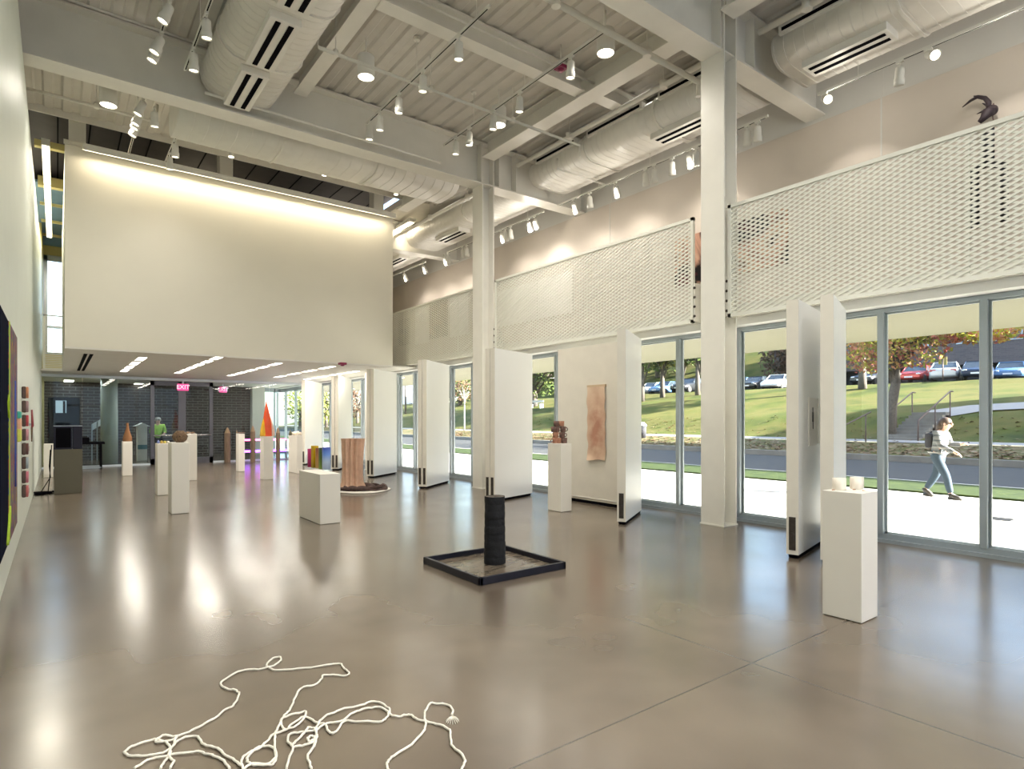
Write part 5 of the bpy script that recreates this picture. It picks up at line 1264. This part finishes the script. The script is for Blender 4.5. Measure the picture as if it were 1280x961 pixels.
# ------------------------------------------------------------------ cars (nose toward -X, i.e. toward the street)
def make_car():
    root = bpy.data.objects.new('car', None); COL.objects.link(root)
    W2 = .88
    secs = [(-2.2, .42, .62, .70), (-2.1, .30, .72, .80), (-1.3, .26, .88, .86), (-.75, .26, .95, .88), (.2, .26, .97, .89), (1.2, .26, .98, .88), (1.9, .28, .95, .84), (2.15, .34, .88, .76), (2.22, .45, .75, .68)]
    mb = MB(); 
    for (x, z0, z1, w) in secs:
        for (yy, zz) in ((-w, z0), (-w * 1.02, (z0 + z1) / 2), (-w * .96, z1 - .05), (-w * .85, z1), (w * .85, z1), (w * .96, z1 - .05), (w * 1.02, (z0 + z1) / 2), (w, z0)): mb.v.append((x, yy, zz))
    for i in range(len(secs) - 1):
        for k in range(8): mb.face((i * 8 + k, i * 8 + (k + 1) % 8, (i + 1) * 8 + (k + 1) % 8, (i + 1) * 8 + k), True)
    mb.face(range(8)); mb.face(range((len(secs) - 1) * 8, len(secs) * 8))
    body = mb.build('body', M['alu'], root, local=True); body.material_slots[0].link = 'OBJECT'
    mb = MB(); rs = [(-.75, .94, .80), (-.05, 1.40, .64), (.9, 1.42, .64), (1.65, .96, .78)]
    for (x, z, w) in rs: mb.v += [(x, -w, z), (x, w, z)]
    mb.v += [(-.75, -.80, .90), (-.75, .80, .90), (1.65, -.78, .9), (1.65, .78, .9)]
    mb.face((0, 1, 3, 2)); mb.face((4, 5, 7, 6)); mb.face((0, 2, 4, 6)); mb.face((1, 7, 5, 3))
    mb.build('window_band', M['carglass'], root, local=True)
    mb = MB(); mb.box(-.08, .95, -.63, .63, 1.395, 1.44, .015)
    for s in (-1, 1):
        mb.tube([(-.75, s * .80, .94), (-.05, s * .645, 1.41)], .03, 6).tube([(1.65, s * .78, .95), (.9, s * .645, 1.42)], .035, 6).tube([(.4, s * .82, .95), (.4, s * .645, 1.42)], .03, 6)
    rf = mb.build('roof', M['alu'], root, local=True); rf.material_slots[0].link = 'OBJECT'
    for x in (-1.4, 1.35):
        for s in (-1, 1):
            mt = Matrix.Translation((x, s * .80, .31)) @ Matrix.Rotation(R(90), 4, 'X')
            wl = MB().lathe([(.20, -.1), (.30, -.1), (.315, -.06), (.315, .06), (.30, .1), (.20, .1)], seg=18, mtx=mt).build('wheel', M['tyre'], root, local=True)
            wl2 = MB().lathe([(.001, -.09), (.2, -.095), (.2, .095), (.001, .09)], seg=14, mtx=mt, caps=False).build('rim', M['wheel'], wl, local=True)
    for s in (-1, 1):
        MB().ball((-2.13, s * .60, .66), .12, 8, 6, (.5, 1.3, .7)).build('headlamp', M['chrome'], root, local=True)
        MB().box(2.14, 2.21, s * .6 - .17, s * .6 + .17, .70, .84).build('tail_lamp', M['lamp_red'], root, local=True)
    MB().box(-2.215, -2.18, -.26, .26, .40, .51).build('number_plate', M['paper'], root, local=True)
    return root
car0 = make_car(); first_car = True
def car(px, x, colr, rot, label, sc=1.0):
    global first_car
    r = car0 if first_car else copy_tree(car0); first_car = False
    y = ty(px, x); r.location = (x, y, hz(x, y) + .02); r.rotation_euler = (0, 0, rot); r.scale = (sc,) * 3
    tag(r, label, 'car', 'parked cars')
    m = bpy.data.materials.get('paint ' + colr[0]) or mat('paint ' + colr[0], colr[1], .22, .03, 2, metal=.2)
    for ch in r.children:
        if ch.name.split('.')[0] in ('body', 'roof'): ch.material_slots[0].link = 'OBJECT'; ch.material_slots[0].material = m
SV, NV_, RD, BL, WH, DK = ('silver', (.55, .56, .56)), ('dark blue', (.02, .035, .07)), ('red', (.42, .04, .03)), ('blue', (.10, .2, .36)), ('white', (.8, .8, .8)), ('black', (.02, .022, .025))
car(1183, 52, SV, R(180 + 12), 'silver parked car right of the red one, seen from behind')
car(1222, 51.6, NV_, R(12), 'dark blue parked car with a bright fender beside the second mullion')
car(1264, 54.5, BL, R(8), 'blue parked car at the right edge of the picture')
car(1146, 52.5, RD, R(5), 'red parked car half behind the autumn tree')
car(1090, 53, DK, R(0), 'black parked car behind the tree leaves, left of the first mullion')
car(972, 53, WH, R(10), 'white parked car right of a dark one, seen right of the nearest column')
car(945, 53.5, DK, R(8), 'dark parked car left of the white one')
car(926, 54, BL, R(5), 'light blue parked car by the window jamb right of the nearest column')
car(996, 55.5, NV_, R(10), 'dark blue parked car right of the white one, cut by a pivot panel')
car(862, 52, DK, R(5), 'dark parked car just left of the nearest column', 1.08)
car(832, 53, BL, R(5), 'blue parked car between the drooping trees')
car(815, 53.5, SV, R(5), 'silver parked car farthest left between the drooping trees')
# sign posts
px_ = atX(1178.5, 470, 49); z = hz(49, px_[1])
sg = thing('street_sign', (49, px_[1], z), 'yellow sign on a thin post by the silver car', 'sign')
MB().tube([(49, px_[1], z - .1), (49, px_[1], atX(1178.5, 446, 49)[2])], .04, 6).build('post', M['rail'], sg)
zt = atX(1178.5, 448, 49)[2]
MB().box(48.95, 48.99, px_[1] - .26, px_[1] - .05, zt - .45, zt + .1, .01).box(48.95, 48.99, px_[1] + .05, px_[1] + .24, zt - .4, zt + .1, .01).build('plate', mat('yellow sign', (.22, .17, .03), .5), sg)
px_ = atX(803, 530, 29.5)
bn = thing('litter_bin', (29.5, px_[1], hz(29.5, px_[1])), 'small dark bin with a pale lid on the verge, right of the single pivot panel', 'bin')
MB().lathe([(.22, 0), (.26, .75)], bn.location, 14).build('body', M['darkcloth'], bn)
MB().lathe([(.28, .75), (.28, .82), (.1, .98), (.01, 1.0)], bn.location, 14).build('lid', M['alu_l'], bn)

# ================================================================== PEOPLE
def skin_mesh(name, joints, edges, m, parent, sub=2):
    names = list(joints); idx = {n: i for i, n in enumerate(names)}
    me = bpy.data.meshes.new(name); me.from_pydata([joints[n][0] for n in names], [(idx[a], idx[b]) for a, b in edges], [])
    o = bpy.data.objects.new(name, me); COL.objects.link(o)
    md = o.modifiers.new('skin', 'SKIN'); md.use_smooth_shade = True
    for i, n in enumerate(names):
        r = joints[n][1]; r = r if isinstance(r, tuple) else (r, r)
        me.skin_vertices[0].data[i].radius = r
    me.skin_vertices[0].data[0].use_root = True
    sb = o.modifiers.new('sub', 'SUBSURF'); sb.levels = sub; sb.render_levels = sub
    dg = bpy.context.evaluated_depsgraph_get(); dg.update()
    me2 = bpy.data.meshes.new_from_object(o.evaluated_get(dg)); me2.name = name
    bpy.data.objects.remove(o)
    o = bpy.data.objects.new(name, me2); COL.objects.link(o); me2.materials.clear(); me2.materials.append(m)
    for p_ in me2.polygons: p_.use_smooth = True
    if parent: o.parent = parent
    return o
def person(root, J, shirt, trousers, hair, sleeve=1.0, long_hair=True):
    """J: joint name -> (x forward, y left, z)"""
    rad = dict(pelvis=(.15, .12), waist=(.125, .10), chest=(.155, .115), neck=.055, headlow=.075, headmid=.098, headtop=.07,
               shL=.062, shR=.062, elL=.043, elR=.043, wrL=.028, wrR=.028, palmL=(.036, .018), palmR=(.036, .018),
               hipL=.095, hipR=.095, knL=.06, knR=.06, anL=.04, anR=.04, toeL=.032, toeR=.032)
    j = {n: (J[n], rad[n]) for n in rad if n in J}
    E_ = [('pelvis', 'waist'), ('waist', 'chest'), ('chest', 'neck'), ('neck', 'headlow'), ('headlow', 'headmid'), ('headmid', 'headtop')]
    for s in 'LR': E_ += [('chest', 'sh' + s), ('sh' + s, 'el' + s), ('el' + s, 'wr' + s), ('wr' + s, 'palm' + s), ('pelvis', 'hip' + s), ('hip' + s, 'kn' + s), ('kn' + s, 'an' + s), ('an' + s, 'toe' + s)]
    # fingers
    for s in 'LR':
        w_, p_ = Vector(J['wr' + s]), Vector(J['palm' + s]); d = (p_ - w_).normalized(); side = d.cross(Vector((0, 0, 1)))
        side = side.normalized() if side.length > .1 else Vector((0, 1, 0))
        for q, ln in enumerate((.07, .08, .075, .058)):
            b_ = p_ + side * (.027 - .018 * q); t1 = b_ + d * ln * .55; t2 = t1 + (d * .6 + Vector((0, 0, -.8))).normalized() * ln * .45
            j['f%d%s' % (q, s)] = (tuple(t1), .010); j['g%d%s' % (q, s)] = (tuple(t2), .008); E_ += [('palm' + s, 'f%d%s' % (q, s)), ('f%d%s' % (q, s), 'g%d%s' % (q, s))]
        m_ = w_ * .5 + p_ * .5; tb = m_ + (side * .8 + d * .5).normalized() * .06
        j['th' + s] = (tuple(tb), .010); E_.append(('palm' + s, 'th' + s))
    body = skin_mesh('body', j, E_, M['skin'], root)
    H = Vector(J['headmid'])
    f = MB()
    f.ball((H.x + .095, H.y, H.z - .01), .018, 8, 6, (1.1, .7, 1.4)); f.build('nose', M['skin'], body, local=True)
    for s in (-1, 1):
        MB().ball((H.x + .088, H.y + s * .035, H.z + .015), .011, 8, 6).build('eye', M['black'], body, local=True)
        MB().ball((H.x, H.y + s * .098, H.z - .005), .026, 8, 6, (.7, .35, 1.2)).build('ear', M['skin'], body, local=True)
    MB().ball((H.x + .088, H.y, H.z - .055), .02, 8, 5, (.5, 1.3, .35)).build('mouth', mat('lips', (.45, .16, .14), .5), body, local=True)
    hm = MB().ball((H.x - .025, H.y, H.z + .03), .114, 16, 10, (1, .95, .92))
    if long_hair: hm.tube([(H.x - .05, H.y, H.z + .04), (H.x - .10, H.y, H.z - .06), (H.x - .13, H.y, H.z - .17), (H.x - .14, H.y, H.z - .24)], [.10, .09, .07, .03], 12)
    hm.build('hair', hair, root, local=True)
    # clothing
    k = 1.16
    jj = {'waist': (J['waist'], (.15, .125)), 'low': (tuple(Vector(J['pelvis']) + Vector((.0, 0, .06))), (.165, .14)), 'hem': (tuple(Vector(J['pelvis']) + Vector((.0, 0, -.09))), (.175, .15)), 'chest': (J['chest'], (.178, .14)), 'collar': (tuple(Vector(J['neck']) * .6 + Vector(J['chest']) * .4), .085)}
    ee = [('waist', 'low'), ('low', 'hem'), ('waist', 'chest'), ('chest', 'collar')]
    for s in 'LR':
        e_, w_ = Vector(J['el' + s]), Vector(J['wr' + s])
        jj['sh' + s] = (J['sh' + s], .082); jj['el' + s] = (J['el' + s], .06); jj['cu' + s] = (tuple(e_ + (w_ - e_) * sleeve), .045)
        ee += [('chest', 'sh' + s), ('sh' + s, 'el' + s), ('el' + s, 'cu' + s)]
    skin_mesh('shirt', jj, ee, shirt, root)
    jj = {'pelvis': (tuple(Vector(J['pelvis']) + Vector((0, 0, .05))), (.15, .12)), 'top': (tuple(Vector(J['pelvis']) + Vector((0, 0, .14))), (.13, .11))}; ee = [('pelvis', 'top')]
    for s in 'LR':
        a_, k_ = Vector(J['an' + s]), Vector(J['kn' + s])
        jj['hip' + s] = (J['hip' + s], .112); jj['kn' + s] = (J['kn' + s], .078); jj['an' + s] = (tuple(a_ + (k_ - a_) * .08), .06); ee += [('pelvis', 'hip' + s), ('hip' + s, 'kn' + s), ('kn' + s, 'an' + s)]
    skin_mesh('trousers', jj, ee, trousers, root)
    for s in 'LR':
        a_, t_ = Vector(J['an' + s]), Vector(J['toe' + s]); d = (t_ - a_)
        heel = a_ + Vector((-d.x * .25, 0, -abs(a_.z - t_.z) * .8 - .01)) if d.length else a_
        MB().tube([tuple(a_ + Vector((-.01, 0, .04))), tuple(a_), tuple(a_ + d * .6), tuple(t_ + d * .12)], [.05, .055, .05, .028], 12).tube([tuple(heel), tuple(t_)], .034, 8).build('shoe', M['shoe'], root, local=True)
x, y = fl(1174, 623)
wo = thing('person', (x, y, 0), 'person in a striped knit top and jeans striding along the sidewalk outside', 'person', None, None, R(-97))
J = dict(pelvis=(-.02, 0, .88), waist=(0, 0, 1.06), chest=(.05, 0, 1.26), neck=(.09, 0, 1.40), headlow=(.12, 0, 1.44), headmid=(.135, 0, 1.51), headtop=(.135, 0, 1.58),
         shL=(.04, .17, 1.31), shR=(.04, -.17, 1.31), elL=(.10, .25, 1.09), elR=(.13, -.25, 1.07), wrL=(.32, .18, 1.10), wrR=(.37, -.22, .96), palmL=(.39, .16, 1.11), palmR=(.43, -.21, .92),
         hipL=(-.02, .09, .84), hipR=(-.02, -.09, .84), knL=(-.10, .09, .46), knR=(.17, -.09, .47), anL=(-.30, .09, .14), anR=(.25, -.09, .09), toeL=(-.17, .09, .035), toeR=(.42, -.09, .04))
person(wo, J, M['knit'], M['jeans'], M['brown_hair'])
bg = MB().box(-.22, -.09, -.13, .13, 1.02, 1.32, .05); bg.build('backpack', M['darkcloth'], wo, local=True)
x, y, _ = atY(197.5, 540, 27.4)
ma = thing('person', (x, y, 0), 'person in a lime green top standing in the lobby behind the glass door', 'person', None, None, R(-100))
J = dict(pelvis=(0, 0, .92), waist=(0, 0, 1.08), chest=(.0, 0, 1.30), neck=(.01, 0, 1.44), headlow=(.03, 0, 1.48), headmid=(.04, 0, 1.56), headtop=(.035, 0, 1.63),
         shL=(0, .19, 1.36), shR=(0, -.19, 1.36), elL=(.02, .25, 1.08), elR=(.02, -.25, 1.08), wrL=(.2, .2, 1.0), wrR=(.2, -.2, 1.0), palmL=(.27, .17, 1.0), palmR=(.27, -.17, 1.0),
         hipL=(0, .1, .88), hipR=(0, -.1, .88), knL=(.02, .1, .48), knR=(.02, -.1, .48), anL=(0, .1, .09), anR=(0, -.1, .09), toeL=(.15, .1, .035), toeR=(.15, -.1, .035))
person(ma, J, M['lime'], M['darkcloth'], M['grey_hair'], .4, False)
# white stand with a pale gable roof in the lobby
xa_, xb_ = atY(172, 540, 27.0)[0], atY(184, 540, 27.0)[0]; za_ = atY(178, 533, 27)[2]
kk = thing('lobby_stand', ((xa_ + xb_) / 2, 27.2, 0), 'white stand with a shallow pitched top in the lobby beside the person in lime', 'stand')
MB().box(xa_, xb_, 27, 27.5, 0, za_, .01).build('body', M['paper'], kk)
MB().prism([(xa_ - .12, za_), (xb_ + .12, za_), ((xa_ + xb_) / 2, za_ + .14)], 'y', 26.9, 27.6).build('top', M['paper'], kk)
MB().box(xa_, xb_, 26.985, 27, .45, .62).build('band', mat('teal band', (.08, .22, .28), .4), kk)

# ================================================================== LIGHT
def lamp(kind, loc, power, col=(1, .86, .66), d=None, name='lamp', rot=None, **kw):
    l = bpy.data.lights.new(name, kind); l.energy = power; l.color = col
    for k, v in kw.items(): setattr(l, k, v)
    o = bpy.data.objects.new(name, l); COL.objects.link(o); o.location = loc
    if rot is not None: o.rotation_euler = rot
    elif d is not None: o.rotation_euler = Vector(d).to_track_quat('-Z', 'Y').to_euler()
    return o
KI = .55
for p_ in AISLE: lamp('POINT', p_, 13, (1, .935, .83), name='aisle_fill', shadow_soft_size=.06)  # extra point light at each lit head, added to lift the upper wall
for (p_, d, pw, ang) in LIGHTS:
    lamp('SPOT', p_, pw * KI, (1, .935, .83), d, name='spot_beam', spot_size=ang, spot_blend=1, shadow_soft_size=.12)
# wall washer (strip) and recessed rows, fluorescent fixtures
lamp('AREA', (3.9, BY0 - .255, ZT - .14), 78, (1, .86, .62), rot=(math.atan(.35), 0, 0), name='washer_beam', shape='RECTANGLE', size=6.9, size_y=.07)
for (x, y, L) in ROWL: lamp('AREA', (x, y, ZB - .007), 15, (1, .93, .82), rot=(0, 0, 0), name='row_beam', shape='RECTANGLE', size=.17, size_y=L)
for x in (1.2, 3.5, 6.0): lamp('AREA', (x, 27, ZB - .03), 34, (.95, .97, 1), rot=(0, 0, 0), name='lobby_beam', shape='RECTANGLE', size=.3, size_y=1.4)
lamp('AREA', (x0, 21, 7.56), 130, (1, .94, .80), rot=(0, 0, 0), name='gap_beam', shape='RECTANGLE', size=.11, size_y=8)
lamp('POINT', (3.5, 20, 7.9), 60, (1, .85, .6), name='attic_point', shadow_soft_size=.2)  # bare point light above the hanging volume, no fixture modelled
lamp('AREA', (x1, y1 + 1, z1 - .014), 30, (1, .88, .66), rot=(0, 0, 0), name='aisle_beam', shape='RECTANGLE', size=.17, size_y=2.8)
# added fill spots over the unseen near bays, no fixtures built
for x in (1.2, 3.2, 5.4):
    for y in (-4.5, -1.8, 1.0, 3.6): lamp('SPOT', (x, y, 7.2), 190, (1, .95, .86), (0.05, .25, -1), name='near_bay_fill', spot_size=R(150), spot_blend=1, shadow_soft_size=.3)
for y in (-3, 0.5, 2.4, 4.5): lamp('POINT', (9.9, y, 6.62), 12, (1, .935, .83), name='near_aisle_fill', shadow_soft_size=.06)  # added fill points along the near aisle, not tied to its heads
for y in (-3, 0.5, 2.4, 4.5): lamp('SPOT', (9.9, y, 6.7), 40, (1, .935, .83), (1, .2, -1.6), name='near_aisle_spot_fill', spot_size=R(80), spot_blend=.6, shadow_soft_size=.06)  # added fill spots toward the upper wall, without heads of their own

SUN_EL, SUN_AZ = R(21), math.atan2(.48, -.88)      # direction to the sun: (+.48, -.88)
sd = Vector((.48, -.877, math.tan(SUN_EL)))
so = lamp('SUN', (30, -40, 40), 58, (1, .965, .90), -sd, name='sun', angle=R(.6))
wd = bpy.data.worlds.new('sky'); S.world = wd; wd.use_nodes = True; t = wd.node_tree
sk = t.nodes.new('ShaderNodeTexSky'); sk.sky_type = 'NISHITA'; sk.sun_disc = False; sk.sun_elevation = R(32); sk.sun_rotation = math.atan2(.48, -.877)
sk.air_density = 1.0; sk.dust_density = 1.5
bg = t.nodes['Background']; t.links.new(sk.outputs[0], bg.inputs['Color']); bg.inputs['Strength'].default_value = .95

vs = S.view_settings; vs.view_transform = 'Standard'; vs.look = 'None'; vs.gamma = 1; vs.use_curve_mapping = False; vs.exposure = 0.14
cy = S.cycles; cy.use_denoising = True; cy.max_bounces = 9; cy.diffuse_bounces = 5; cy.glossy_bounces = 4; cy.transparent_max_bounces = 16
cy.caustics_reflective = False; cy.caustics_refractive = False; cy.sample_clamp_indirect = 4
